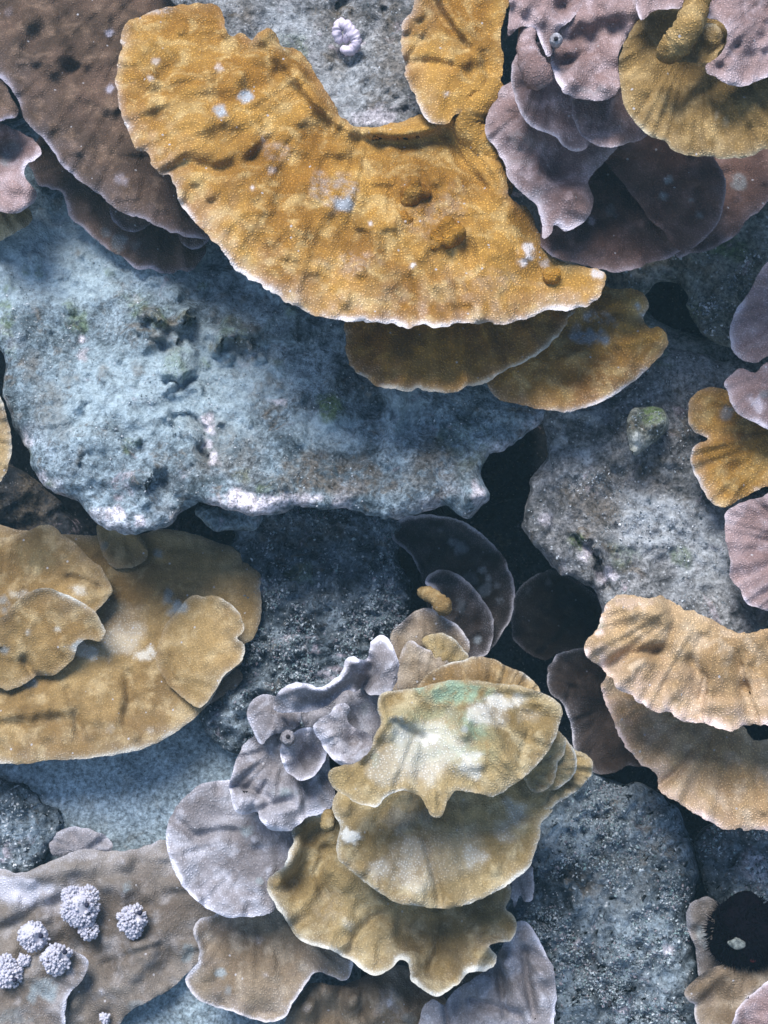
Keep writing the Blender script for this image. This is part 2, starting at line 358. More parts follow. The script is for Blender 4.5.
def rock(name, pts, mat, w, at, gy=.3, gx=0., R=26, parent=None, res=3.2, fb=(.022, 70, 4), rough=(.005, 9), bumps=(), ridges=(), spots=(), cren=2.5, clam=16,
         under=22, depth=.35, edgew=(0, 8), gn=0, gs=(.0012, .0035), gm='grit', lip=1.0, dents=()):
    SEED[0] += 17; sd = SEED[0]
    o = crenulate(spline(pts, 3.4), cren, clam, sd); nxt = np.roll(o, -1, 0); nrm = normals(o)
    def wf(x, y):
        d, i = dist_seg(x, y, o, nxt)
        ww = w + gy * (y - at[1]) / PX + gx * (x - at[0]) / PX + fb[0] * fbm(x, y, fb[1], fb[2], sd, .52)
        n1 = fbm(x, y, rough[1] * 2.6, 3, sd + 3, .6); n2 = fbm(x, y, rough[1], 2, sd + 5, .6)
        ww = ww + rough[0] * (1.2 * np.abs(n1) + .8 * n2)
        wx = x + 4.5 * noise(x / 9, y / 9, 0, sd + 31) + 2 * noise(x / 4, y / 4, 0, sd + 33); wy = y + 4.5 * noise(x / 9, y / 9, 0, sd + 32) + 2 * noise(x / 4, y / 4, 0, sd + 34)
        for bx, by, br, bh in bumps: ww = ww + bh * np.exp(-(((wx - bx) ** 2 + (wy - by) ** 2) / br ** 2) ** 1.4) * (1 + .5 * n1)
        for pth, wd, hh in ridges: ww = ww + hh * np.exp(-(path_dist(wx, wy, pth) / wd) ** 2)
        e = np.clip(1 - d / R, 0, 1); ww = ww - lip * (R / PX) * (1 - np.sqrt(np.maximum(0, 1 - e * e)))
        return ww, d, i
    pv, pf = fill(o, res, sd); x, y = pv.T; ww, d, i = wf(x, y)
    jx = 1.3 * noise(x / 5, y / 5, .2, sd + 21) * sm(0, 5, d); jy = 1.3 * noise(x / 5, y / 5, .7, sd + 22) * sm(0, 5, d)
    top = world(lp(x + jx, y + jy, ww))
    mk = np.zeros((len(x), 4))
    mk[:, 0] = edgew[0] * np.exp(-(d / edgew[1])) * np.clip(nrm[i][:, 1], 0, 1) * sm(-.3, .5, noise(x / 18, y / 18, 0, sd + 9)) if edgew[0] else 0
    mk = masks(x, y, spots, mk, sd)
    def orient(v, f, s):
        a, b_, c_ = v[f[:, 0]], v[f[:, 1]], v[f[:, 2]]
        fl = (np.cross(b_ - a, c_ - a) @ W_) * s < 0; f = f.copy(); f[fl] = f[fl][:, ::-1]; return f
    tris = orient(top, pf, 1)
    # undercut sides
    ow = wf(o[:, 0], o[:, 1])[0]; rings = []; K = 5; n = len(o)
    for kk in range(K + 1):
        f = kk / K; inn = under * (f ** .7) * (1 + .5 * noise(np.arange(n) / 9, f * 3, 0, sd + 13)) * (0 if kk == 0 else 1)
        q = o - nrm * np.minimum(inn, 60)[:, None]
        rings.append(world(lp(q[:, 0], q[:, 1], ow - depth * f + .012 * (0 if kk == 0 else 1) * noise(np.arange(n) / 5, f * 6, 0, sd + 14))))
    side = np.concatenate(rings); a = np.arange(n); b_ = (a + 1) % n; sf = []
    for kk in range(K):
        p, q = kk * n, (kk + 1) * n
        sf += [np.stack([p + a, q + a, q + b_], 1), np.stack([p + a, q + b_, p + b_], 1)]
    sf = np.concatenate(sf)
    nn = np.cross(side[sf[0, 1]] - side[sf[0, 0]], side[sf[0, 2]] - side[sf[0, 0]])
    if nn @ (nrm[0, 0] * U_ - nrm[0, 1] * V_) < 0: sf = sf[:, ::-1]
    ob = mesh_from(name, np.r_[top, side], np.r_[tris, sf + len(top)], mat, parent, np.r_[mk, np.zeros((len(side), 4))])
    if gn: grit(ob, top[d > 3], gn, gs[0], gs[1], M[gm])
    return ob, wf

def tube(path, rads, seg=10, jitter=0., seed=0):
    """closed tube along local (x, y, w) px points -> verts, tris"""
    p = np.array([np.array(P(*q)) for q in path]); n = len(p); vs = []; fs = []
    for i in range(n):
        t = p[min(i + 1, n - 1)] - p[max(i - 1, 0)]; t /= np.linalg.norm(t) + 1e-12
        a = np.cross(t, [0.3, 1, .2]); a /= np.linalg.norm(a); b = np.cross(t, a)
        for j in range(seg):
            th = 2 * math.pi * j / seg; r = rads[i] / PX * (1 + jitter * float(noise(i * .9, j * .8, 0, seed)))
            vs.append(p[i] + r * (math.cos(th) * a + math.sin(th) * b))
    for i in range(n - 1):
        for j in range(seg):
            k = (j + 1) % seg; fs += [(i*seg+j, i*seg+k, (i+1)*seg+k), (i*seg+j, (i+1)*seg+k, (i+1)*seg+j)]
    vs += [p[0], p[-1]]
    for j in range(seg):
        k = (j + 1) % seg; fs += [(len(vs)-2, k, j), (len(vs)-1, (n-1)*seg+j, (n-1)*seg+k)]
    return np.array(vs), np.array(fs)
def smooth_path(path, rads, m=8):
    p = np.array(path, float); s = np.arange(len(p)); t = np.linspace(0, len(p) - 1, (len(p) - 1) * m + 1)
    out = []
    for u in t:
        i = min(int(u), len(p) - 2); f = u - i; g = lambda j: p[min(max(j, 0), len(p) - 1)]
        a, b, c, d = g(i-1), g(i), g(i+1), g(i+2)
        out.append(.5 * (2*b + (c-a)*f + (2*a-5*b+4*c-d)*f*f + (3*b-a-3*c+d)*f**3))
    return np.array(out), np.interp(t, s, rads)
def branch(name, path, rads, mat, parent=None, seg=14, jitter=.18, m=8, rimtop=0.):
    q, r = smooth_path(path, rads, m)
    r = r * np.sqrt(np.clip(np.minimum(np.arange(len(r)), len(r)-1-np.arange(len(r))) / 3., .12, 1))
    SEED[0] += 3; v, f = tube(q.tolist(), r.tolist(), seg, jitter, SEED[0])
    return mesh_from(name, v, f, mat, parent, np.zeros((len(v), 4)))
def blob(name, x, y, w, r, mat, parent=None, sc=(1, 1, 1), rough=.15, lam=.6, seg=28, fine=0.):
    SEED[0] += 3; n = seg; vs = []; fs = []
    th = np.linspace(0, math.pi, n); ph = np.linspace(0, 2 * math.pi, 2 * n, endpoint=False)
    T, F = np.meshgrid(th, ph, indexing='ij'); d = np.stack([np.sin(T)*np.cos(F), np.sin(T)*np.sin(F), np.cos(T)], -1).reshape(-1, 3)
    k = 1 + rough * noise(d[:,0]/lam+5, d[:,1]/lam, d[:,2]/lam, SEED[0]) + fine * noise(d[:,0]*9+5, d[:,1]*9, d[:,2]*9, SEED[0]+1)
    l = d * k[:, None] * np.array(sc) * r / PX
    v = np.array(P(x, y, w)) + l[:, :1] * U_ + l[:, 1:2] * V_ + l[:, 2:] * W_
    m2 = 2 * n
    for i in range(n - 1):
        for j in range(m2):
            a, b, c, e = i*m2+j, i*m2+(j+1)%m2, (i+1)*m2+(j+1)%m2, (i+1)*m2+j
            if i > 0: fs.append((a, c, b))
            if i < n - 2: fs.append((a, e, c))
    return mesh_from(name, v, np.array(fs), mat, parent, np.zeros((len(v), 4)))
GC = 'plate corals growing on the reef'; GR = 'reef rocks between the corals'

PORE = plain_mat('dark_hole', (.03,.025,.03), (.015,.012,.016), 60)
# ------------------------------------------------------------ the setting
def sheet():
    n = 150; a = np.linspace(-1, 1, n); a = np.sign(a) * np.abs(a) ** 1.8
    X, Y = np.meshgrid(a * 2.4, a * 2.4); px, py = 384 + X * PX, 512 - Y * PX
    out = np.maximum(np.abs(px - 384) - 400, np.abs(py - 512) - 560)
    wv = -.46 + .40 * sm(0, 160, out) + .03 * fbm(px, py, 90, 4, 3) + .10 * fbm(px, py, 420, 3, 8) * sm(100, 500, out)
    v = X[..., None] * U_ + Y[..., None] * V_ + wv[..., None] * W_
    i = np.arange(n * n).reshape(n, n); q = np.stack([i[:-1, :-1], i[:-1, 1:], i[1:, 1:], i[1:, :-1]], -1).reshape(-1, 4)
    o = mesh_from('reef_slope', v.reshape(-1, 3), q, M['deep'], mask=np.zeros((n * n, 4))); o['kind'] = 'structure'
sheet()
sd_, _ = rock('sand', [(-90,700),(120,690),(260,730),(330,820),(330,1110),(-90,1110)], M['sand'], -.045, (100,810), gy=.2, R=20, fb=(.007,80,3), rough=(.0012,7), depth=.3, gn=900, gs=(.0006,.0018))
sd_['kind'] = 'structure'

# ------------------------------------------------------------ rocks
LR = [(-60,150),(0,360),(4,388),(14,418),(24,437),(31,458),(37,475),(47,487),(58,495),(72,499),(84,508),(98,521),(116,529),(135,535),(152,530),(170,526),(184,517),(196,508),(210,506),(228,510),(248,516),(264,518),(280,515),(303,508),(327,510),(352,511),(373,519),(391,521),(415,514),(443,507),(458,514),(476,513),(486,502),(488,492),(484,476),(490,462),(508,448),(528,434),(560,405),(570,330),(500,250),(300,180),(150,120)]
LUMPS = [(float(RNG.uniform(15, 300)), float(RNG.uniform(250, 490)), float(RNG.uniform(3, 8)), float(RNG.uniform(.003, .009))) for _ in range(110)]
LUMPS += [(float(RNG.normal(160, 20)), float(RNG.normal(320, 14)), float(RNG.uniform(4, 7)), float(RNG.uniform(.006, .013))) for _ in range(22)] + [(float(RNG.normal(235, 22)), float(RNG.normal(335, 14)), float(RNG.uniform(4, 7)), float(RNG.uniform(.006, .013))) for _ in range(22)]
o, _ = rock('reef_rock', LR, M['rock'], -.075, (240,230), gy=.50, gx=0, R=22, fb=(.016,75,4), rough=(.0030,8), cren=3.5, clam=14, under=40, depth=.42, edgew=(.75,11), gn=3600, gs=(.0005,.0017),
  bumps=LUMPS+[(165,322,20,.016),(180,366,19,.020),(205,352,12,.008),(228,330,13,.014),(252,330,16,.018),(75,318,13,.009),(332,408,16,.020),(335,385,12,.014),(396,398,11,.010),(360,372,14,-.014),(376,405,18,-.016),(355,420,14,-.010),(158,487,14,-.010),(140,480,10,.012),(300,470,22,.008),(420,470,24,.010),(470,492,15,.024),(478,470,9,.012),(100,420,60,.010),(190,432,10,.008),(52,398,8,.006),(75,405,8,.006),(58,420,8,.007),(430,425,26,-.012)],
  ridges=[([(171,427),(176,419),(186,416),(197,418),(204,425)],3.2,-.012),([(166,381),(178,384),(194,380)],4,-.012),([(152,342),(168,346),(184,339)],4,-.009),([(150,470),(160,485),(175,500),(200,512)],6,-.014),([(140,500),(146,480),(160,466)],4,.010),([(395,330),(392,430),(384,460)],9,.014),([(205,445),(206,455)],3,-.012),([(430,380),(470,420),(520,430)],8,-.012)],
  spots=[(a, b, r_ * 1.3, 3 if k_ % 3 else 1, .6) for k_, (a, b, r_, _) in enumerate(LUMPS) if k_ % 2 == 0]+[(70,260,(150,80),2,1),(90,400,(90,80),2,1),(180,400,(100,70),2,.9),(260,380,(60,40),2,.7),(330,430,(70,22),2,.9),(400,400,(20,50),2,.8),(250,300,(60,50),2,.5),(207,419,7,0,1),(211,428,6,0,1),(209,445,5,0,1),(214,458,7,0,.9),(276,401,(14,3),0,.8),(82,340,6,0,.7),(82,355,8,0,.6),(252,504,(34,12),0,1.3),(300,500,(30,9),0,.8),(232,500,12,0,1.2),(118,515,(16,9),0,1.2),(140,520,9,0,1.1),(276,506,8,0,1.2),(478,492,(10,18),0,.9),(100,515,14,0,.5),(28,440,8,0,.8),(40,478,8,0,.6),
   (160,318,16,1,.7),(178,362,20,1,.5),(75,318,18,1,.6),(8,320,(10,40),1,.7),(330,408,16,1,.9),(140,300,18,1,.4),(235,330,20,1,.5),(480,450,30,1,.5),(455,440,25,1,.4),(330,480,(110,30),3,.7),(440,470,(50,35),3,.6),(230,450,(50,40),3,.5),(50,410,30,3,.5),(30,370,20,3,.5),(165,335,20,3,.6),(245,345,25,3,.6),(390,350,70,3,.3)])
tag(o, 'broad pale blue-grey rock ledge dusted with sediment under the big golden coral', 'rock', GR)
o, _ = rock('reef_rock', [(196,508),(206,524),(216,531),(232,529),(250,533),(262,522),(264,508),(230,498)], M['rock'], .012, (230,520), gy=.2, R=10, fb=(.006,30,3), under=10, depth=.16)
tag(o, 'small pale lump of rock peeping out below the lower edge of the broad ledge', 'rock', GR)
o, _ = rock('reef_rock', [(150,-50),(450,-50),(450,60),(436,125),(405,140),(360,138),(325,118),(280,70),(220,40)], M['rock2'], .035, (350,60), gy=.45, R=10, fb=(.010,55,4), rough=(.0030,7), gn=800, gs=(.0005,.0017), depth=.2,
  bumps=[(343,10,11,-.02),(384,11,6,-.012),(370,18,5,-.012),(365,90,6,-.009),(388,98,6,-.010),(380,44,7,.006),(342,65,12,-.008),(362,38,6,-.010),(405,112,6,-.008),(334,62,16,-.006)],
  spots=[(380,118,(35,14),0,.45),(350,95,(40,30),2,.5),(300,30,(40,25),2,.5),(290,60,(20,40),1,.4),(400,50,(30,40),3,.5),(330,20,(40,20),3,.4),(342,10,14,3,.9),(395,20,25,3,.5),(335,62,20,3,.5),(245,12,20,3,.6)])
tag(o, 'grey rock hollow enclosed by the golden coral at the top of the frame', 'rock', GR)
RR = [(556,398),(544,416),(549,440),(548,457),(537,475),(526,500),(523,527),(530,540),(541,549),(553,560),(563,572),(583,581),(598,596),(606,618),(650,655),(720,672),(820,672),(820,345),(735,362),(700,352),(672,345),(650,340),(610,380)]
o, _ = rock('reef_rock', RR, M['rock2'], .03, (640,430), gy=.23, gx=.02, R=20, fb=(.016,70,4), rough=(.0046,8), cren=3, clam=15, under=40, depth=.5, edgew=(.3,8), gn=3800, gs=(.0005,.0019),
  bumps=[(600,545,14,.012),(640,455,40,.006),(585,480,30,.008),(668,467,9,.008),(560,470,16,.008),(640,520,30,.01),(600,390,20,-.01)],
  ridges=[([(573,535),(585,545),(596,560),(602,575),(607,590)],4,-.02),([(578,530),(590,538),(600,552),(605,566)],4,.014),([(545,470),(560,500),(556,540)],6,-.008),([(576,480),(585,500),(580,520)],5,-.008)],
  spots=[(668,469,(8,12),2,1),(590,410,(30,20),2,.7),(585,455,(14,10),2,.7),(660,520,(60,40),2,.75),(700,560,(50,50),2,.7),(560,440,(10,20),2,.6),(720,355,(20,20),2,.8),(578,540,9,1,.9),(586,553,7,0,.8),(607,575,(13,8),0,1),(586,553,(6,10),0,1),(545,520,8,0,.6),(620,555,18,1,.4),(680,557,14,1,.6),(600,500,(40,40),3,.6),(640,480,(50,25),3,.4),(655,355,20,1,.5)])
tag(o, 'rough grey-brown boulder to the right of the dark crevice', 'rock', GR)
o, _ = rock('mossy_stone', [(630,412),(640,408),(655,407),(666,413),(668,426),(660,438),(648,448),(634,456),(629,444),(627,428)], M['moss'], .085, (648,430), gy=.2, R=12, fb=(.012,26,3), rough=(.004,6), cren=1.5, under=3, depth=.05, bumps=[(655,420,12,.010)], spots=[(650,415,16,1,1),(636,440,9,2,.8)], gn=120, gs=(.0005,.0016))
tag(o, 'greenish mossy lump of stone on the right boulder below the small golden shelf', 'stone')
o, _ = rock('reef_rock', [(590,225),(830,190),(830,360),(745,352),(728,346),(712,340),(698,330),(688,318),(684,306),(686,296),(678,287),(665,283),(655,285),(650,293),(640,300),(600,320)], M['moss'], .005, (690,280), gy=.30, R=12, fb=(.014,50,4), rough=(.005,8), cren=2, under=30, depth=.4, gn=2500, gs=(.0006,.0026),
  bumps=[(690,275,30,.012),(720,310,25,.014),(660,272,15,.008)], spots=[(720,245,(30,20),1,.8),(690,310,16,1,.4),(655,275,(20,10),2,.7),(700,270,30,3,.5)])
tag(o, 'dark mossy rock with a black hole beside it, below the mauve coral cluster', 'rock', GR)
o, _ = rock('reef_rock', [(620,290),(660,320),(700,335),(745,350),(750,395),(660,390),(620,360)], M['moss'], -.03, (680,345), gy=.3, R=14, fb=(.01,40,3), depth=.3, spots=[(680,345,40,2,.6)])
tag(o, 'shaded rock floor just below the black hole at the right', 'rock', GR)
MR = [(260,500),(220,570),(236,640),(226,690),(205,704),(198,716),(209,738),(232,753),(262,750),(300,760),(400,730),(412,670),(410,630),(412,590),(404,578),(399,556),(405,535),(398,515),(330,500)]
o, _ = rock('reef_rock', MR, M['speck'], -.045, (320,640), gy=.30, R=24, fb=(.018,60,4), rough=(.011,8), cren=3, clam=12, under=20, depth=.4, gn=16000, gs=(.0007,.0025), gm='gritd',
  bumps=[(330,590,40,.015),(300,640,30,.012),(232,715,20,.012),(390,590,14,.012),(360,560,26,-.012)], spots=[(390,585,9,0,.6),(288,638,6,0,.6),(303,648,5,0,.8),(300,575,(20,12),1,.5),(260,590,(25,20),2,.5),(380,600,30,2,.5),(300,530,(70,25),3,.5)])
tag(o, 'dark rock speckled with white grains between the tan coral and the dark crevice corals', 'rock', GR)
o, _ = rock('reef_rock', [(560,745),(604,776),(640,782),(672,800),(690,835),(698,870),(690,915),(700,980),(690,1090),(500,1090),(500,860)], M['speck'], .02, (610,900), gy=.27, gx=-.04, R=34, fb=(.016,70,4), rough=(.010,8), cren=3, under=20, depth=.4, gn=20000, gs=(.0006,.0023), gm='gritd',
  bumps=[(570,860,40,.010),(650,960,40,.012),(660,830,30,-.008)], spots=[(560,840,(40,30),2,.8),(620,930,(60,60),2,.55),(670,960,(25,40),2,.7),(578,943,6,0,.9),(668,950,8,0,.7),(560,1000,(30,40),2,.5),(610,880,(40,40),3,.3)])
tag(o, 'sloping grey rock covered in fine speckled turf at the bottom right', 'rock', GR)
o, _ = rock('reef_rock', [(697,835),(740,815),(830,815),(830,960),(745,950),(712,905),(700,875)], M['speck'], .0, (740,870), gy=.3, R=24, fb=(.014,50,4), rough=(.006,7), under=20, depth=.4, gn=5000, gs=(.0007,.0028), gm='gritd', spots=[(755,870,(20,20),0,.5),(750,890,(30,20),2,.6),(720,850,30,3,.5)])
tag(o, 'shaded speckled rock at the right edge above the black sponge', 'rock', GR)
o, _ = rock('reef_rock', [(-60,770),(0,776),(22,781),(44,799),(62,812),(60,835),(50,855),(30,875),(-60,880)], M['speck'], -.02, (20,820), gy=.2, R=16, fb=(.014,45,4), rough=(.006,7), depth=.3, gn=700, gs=(.0008,.003), gm='grit', spots=[(40,800,(20,10),2,.9),(20,830,20,2,.5)])
tag(o, 'low speckled rock on the sand at the left edge', 'rock', GR)
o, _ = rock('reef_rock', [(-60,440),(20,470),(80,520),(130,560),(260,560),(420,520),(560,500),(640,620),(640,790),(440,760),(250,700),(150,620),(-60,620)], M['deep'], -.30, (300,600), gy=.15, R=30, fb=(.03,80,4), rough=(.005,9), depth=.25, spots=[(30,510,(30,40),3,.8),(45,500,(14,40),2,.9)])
tag(o, 'shadowed rock face deep inside the crevice under the ledges', 'rock', GR)

# ------------------------------------------------------------ corals, top left
t = thing('plate_coral', 'large purple-brown plate coral slanting across the top left corner with dark shelves below it', 'coral', 90, 60, -.05, GC)
plate('plate', [(0,78),(10,90),(20,105),(27,122),(44,139),(56,154),(63,166),(81,179),(102,196),(118,210),(149,222),(176,234),(203,240),(235,230),(225,120),(190,40),(175,-60),(-80,-70),(-90,20)], M['brown'], -.01, (100,100), gy=.45, gx=-.12, ctr=(210,-80), parent=t, rdir=(-.6,.8), rad=(.004,16), lump=.009, cren=1.6, fb=(.009,40), rim=(.9,5),
  bumps=[(60,50,13,.014),(75,75,14,-.014),(28,20,12,.014),(90,65,10,.010),(60,80,9,-.008),(120,35,12,-.006)], ridges=[([(40,60),(80,90),(110,110)],8,.010)], spots=[(109,33,5,0,.9),(110,89,5,0,.8),(122,180,8,0,.55),(8,12,6,0,.3)])
plate('plate', [(28,160),(32,170),(37,184),(48,188),(61,191),(66,204),(70,218),(85,230),(98,242),(113,252),(121,257),(126,262),(136,269),(149,269),(166,274),(178,271),(193,271),(201,261),(206,246),(215,225),(120,180),(50,130)], M['brown'], -.045, (120,225), gy=.42, gx=-.08, ctr=(170,110), parent=t, rdir=(-.5,.85), cren=1.2, rad=(.006,9), spots=[(118,240,(8,14),2,.7),(106,233,6,2,.6),(136,245,6,2,.4)])
plate('plate', [(110,205),(112,220),(122,230),(135,232),(149,226),(156,216),(150,200),(125,195)], M['brown'], -.015, (130,220), gy=.4, ctr=(140,180), parent=t, cren=.8, rdir=(-.3,1))
plate('plate', [(176,228),(181,242),(190,249),(201,248),(209,238),(200,225)], M['brown'], -.0, (190,238), gy=.4, ctr=(190,210), parent=t, cren=.6)
o = plate('plate_coral', [(-30,110),(0,122),(20,131),(34,139),(41,152),(36,158),(26,164),(24,173),(28,182),(37,192),(35,203),(18,212),(0,211),(-30,205)], M['mauve'], .02, (15,170), gy=.35, ctr=(-10,100), rdir=(.3,1), ruf=(.02,22,12), cren=.7, bumps=[(10,150,14,-.02),(14,185,10,.01)], spots=[(6,160,10,2,.6),(14,148,8,2,.4)])
tag(o, 'small frilly lavender-grey plate coral with a wavy pale rim on the left edge', 'coral', GC)
o = plate('plate_coral', [(-30,70),(0,80),(12,99),(20,112),(10,118),(-30,118)], M['brown'], .03, (5,100), gy=.35, ctr=(-10,60), cren=.6)
tag(o, 'small brown scrap of coral at the left edge, tucked above the frilly lavender one', 'coral', GC)
o = plate('plate_coral', [(-30,205),(20,207),(31,212),(30,222),(18,231),(0,241),(-30,245)], M['sandgold'], -.035, (15,222), gy=.35, ctr=(-10,190), cren=.8, rad=(.003,7), rim=(.4,4))
tag(o, 'small beige plate coral on the left edge just below the frilly lavender one', 'coral', GC)
o = plate('plate_coral', [(-30,380),(0,396),(7,415),(11,437),(11,458),(5,476),(-8,486),(-30,488)], M['tan'], .06, (0,440), gy=.3, ctr=(-60,430), rdir=(1,.2), rad=(.004,9), cren=.8)
tag(o, 'sliver of tan plate coral at the left edge beside the broad ledge', 'coral', GC)

# ------------------------------------------------------------ the big golden coral
t = thing('plate_coral', 'huge golden-yellow plate coral with shelves, spreading across the top centre', 'coral', 350, 100, .0, GC)
GO = [(150,12),(168,6),(190,3),(206,3),(217,6),(224,18),(229,34),(240,35),(252,43),(258,36),(264,29),(272,30),(278,38),(284,46),(296,48),(306,58),(314,72),(324,88),(334,104),(344,117),(356,125),(370,127),(386,124),(402,121),(418,114),(440,118),(458,112),(478,106),(485,114),(487,128),(493,142),(501,157),(505,175),(510,196),(522,206),(533,214),(541,236),(550,254),(566,262),(592,268),(605,275),(605,287),(599,298),(588,305),(575,307),(563,311),(550,310),(535,313),(520,320),(505,325),(490,323),(468,322),(452,325),(436,330),(420,327),(405,327),(387,323),(366,323),(350,322),(334,320),(306,311),(285,301),(271,293),(252,280),(234,267),(217,244),(203,230),(190,217),(179,200),(176,183),(169,174),(159,173),(151,166),(146,152),(137,149),(127,132),(120,112),(118,91),(117,73),(122,51),(124,30),(133,18)]
plate('plate', GO, M['gold'], .125, (350,150), gy=.48, gx=-.10, ctr=(395,20), parent=t, res=2.5, rdir=(-.25,1), rad=(.0042,16), con=(.0015,30), fb=(.008,50), fine=(.0003,8), lump=.011, soft=.75, cren=1.8, clam=10, rim=(1,6), thick=.04,
  bumps=[(415,193,17,.008),(447,234,20,.010),(400,222,14,.008),(437,240,10,.010),(352,225,22,-.008),(205,125,14,.010),(232,75,16,.010),(175,25,10,-.006),(300,225,16,.009),(335,150,10,.010),(310,150,10,.008),(508,298,8,-.008),(258,155,10,-.010),(553,275,10,.010),(420,160,18,.006),(500,250,14,.008),(540,275,12,-.008)],
  ridges=[([(266,38),(278,52),(292,68),(304,87),(318,106),(334,122),(348,131)],9,.024),([(296,88),(312,106),(330,124),(360,140),(410,143),(446,134)],5,-.009),([(374,132),(400,134),(425,128),(448,120)],7.5,.024),([(458,112),(470,134),(486,150),(495,170),(505,192)],13,.012),([(450,140),(464,165),(484,188)],5,-.010),
          ([(118,83),(150,92),(190,97),(222,100)],7,-.005),([(165,172),(190,163),(222,170),(250,160),(268,140)],6,-.011),([(190,145),(220,156),(248,146)],9,.007)],
  spots=[(152,10,(24,8),1,.55),(244,97,10,2,.95),(221,110,8,2,.95),(415,194,19,3,.4),(447,236,22,3,.45),(355,230,(22,34),3,.5),(260,155,(24,14),3,.5),(219,68,5,0,.6),(156,61,5,0,.6),(150,78,4,0,.6),(345,205,11,2,.95),(335,190,(26,22),1,.5),(275,150,16,1,.4),(265,138,8,1,.6),(252,188,4,0,.8),(412,265,5,0,.9),(370,223,4,0,.8),(350,262,(30,20),1,.25),(272,170,5,0,.5),(528,252,9,0,.9),(523,262,6,0,.8),(545,264,6,0,.6),(553,276,5,2,.8),(597,274,9,0,.8),(430,210,(40,30),1,.18),(480,280,(50,20),1,.15)])
for kx, ky, kr, kw in ((415,193,12,.154),(448,234,13.5,.174),(404,221,8,.160),(437,243,8,.175),(553,276,8,.176)): blob('knob', kx, ky, kw, kr, M['gold2'], t, (1, 1, .85), .35, .7, 26, .05)
branch('neck', [(496,80,.105),(488,98,.112),(474,112,.116),(468,126,.114),(478,142,.112),(490,158,.110),(498,176,.106),(508,198,.100)], [9,12,13,14,14,13,11,8], M['gold'], t, 26, .10)
plate('lobe', [(421,-20),(412,10),(403,25),(401,40),(403,62),(408,82),(416,98),(421,113),(430,124),(438,124),(447,122),(455,113),(466,112),(480,106),(492,96),(500,80),(504,64),(502,48),(502,30),(505,12),(508,-30)], M['gold'], .10, (450,60), gy=.36, gx=-.05, ctr=(465,-20), parent=t, rdir=(-1,.2), lump=.010, rad=(.006,7), cren=1.4, rim=(.7,5),
  bumps=[(473,55,12,.012),(484,90,14,.010),(478,100,8,-.01)], ridges=[([(428,-10),(440,15),(458,38),(468,48)],5,-.012),([(438,-10),(455,20),(470,40)],6,.012),([(404,36),(425,40)],5,-.008),([(404,64),(428,62),(450,66)],5,-.010)], spots=[(447,94,5,0,.8),(405,40,(6,30),0,.25)])
plate('shelf', [(352,300),(345,328),(346,348),(347,366),(353,371),(365,378),(378,384),(392,387),(405,391),(420,388),(436,391),(455,393),(467,386),(482,385),(495,376),(508,370),(522,364),(540,352),(555,340),(567,322),(575,305),(500,270),(400,270)], M['gold2'], .125, (450,340), gy=.36, ctr=(450,230), parent=t, rad=(.006,12), fb=(.007,40), cren=1.8, rim=(1,4.5), lump=.009)
plate('shelf', [(486,378),(490,392),(502,401),(525,406),(545,410),(565,412),(582,409),(597,405),(613,396),(626,386),(640,378),(651,366),(660,357),(667,344),(666,332),(658,326),(650,328),(643,318),(648,306),(644,294),(630,288),(612,289),(590,280),(540,300),(500,340)], M['gold'], .088, (580,350), gy=.34, gx=-.02, ctr=(560,290), parent=t, rdir=(.4,1), rad=(.003,8), lump=.009, fb=(.008,40), cren=1.0, rim=(.9,4.5),
  bumps=[(620,302,22,.014),(650,335,14,.010),(585,320,16,-.010)], ridges=[([(598,318),(618,312),(640,318)],5,-.010),([(560,360),(585,350),(640,340)],6,.006)], spots=[(588,336,(20,8),2,1),(606,338,(9,6),2,1),(575,330,9,1,.7),(596,318,(14,9),1,1),(638,306,5,2,.8),(645,315,6,2,.8),(610,322,8,1,.5)])

# ------------------------------------------------------------ mauve cluster, top right
t = thing('plate_coral', 'cluster of mauve-brown plate corals in overlapping tiers at the top right', 'coral', 580, 60, .02, GC)
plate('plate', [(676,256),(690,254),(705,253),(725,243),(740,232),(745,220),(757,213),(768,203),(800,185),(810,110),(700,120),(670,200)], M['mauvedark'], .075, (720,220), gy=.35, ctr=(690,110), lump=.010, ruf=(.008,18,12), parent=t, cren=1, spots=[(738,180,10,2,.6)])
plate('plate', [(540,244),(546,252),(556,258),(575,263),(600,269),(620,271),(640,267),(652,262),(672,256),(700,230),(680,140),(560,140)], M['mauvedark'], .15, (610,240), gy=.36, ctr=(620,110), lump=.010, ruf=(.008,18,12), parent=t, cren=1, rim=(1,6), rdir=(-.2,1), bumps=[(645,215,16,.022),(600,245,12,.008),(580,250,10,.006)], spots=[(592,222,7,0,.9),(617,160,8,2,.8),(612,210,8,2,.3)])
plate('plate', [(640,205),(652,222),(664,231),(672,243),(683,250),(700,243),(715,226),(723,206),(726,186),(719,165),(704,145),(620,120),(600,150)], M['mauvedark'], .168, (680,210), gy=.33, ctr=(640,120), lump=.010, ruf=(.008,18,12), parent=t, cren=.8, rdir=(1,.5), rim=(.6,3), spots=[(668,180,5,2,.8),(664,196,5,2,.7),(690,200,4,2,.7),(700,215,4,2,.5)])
plate('plate', [(490,108),(488,135),(497,150),(505,165),(511,182),(525,195),(537,206),(541,222),(543,238),(550,234),(554,225),(565,231),(580,226),(590,215),(594,198),(588,182),(600,165),(620,140),(600,90),(540,70),(505,85)], M['mauve'], .165, (545,180), gy=.40, ctr=(560,80), lump=.010, ruf=(.008,18,12), parent=t, cren=1.2, rdir=(-.6,.8), rim=(1,8), fb=(.009,40), bumps=[(575,205,20,.020),(520,140,12,.010),(530,180,14,.010),(515,165,9,.008),(556,175,10,-.012),(545,185,8,.008)], ridges=[([(540,70),(570,130),(565,160)],14,-.008)], spots=[(520,150,(16,22),1,.35),(535,200,(14,14),1,.35)])
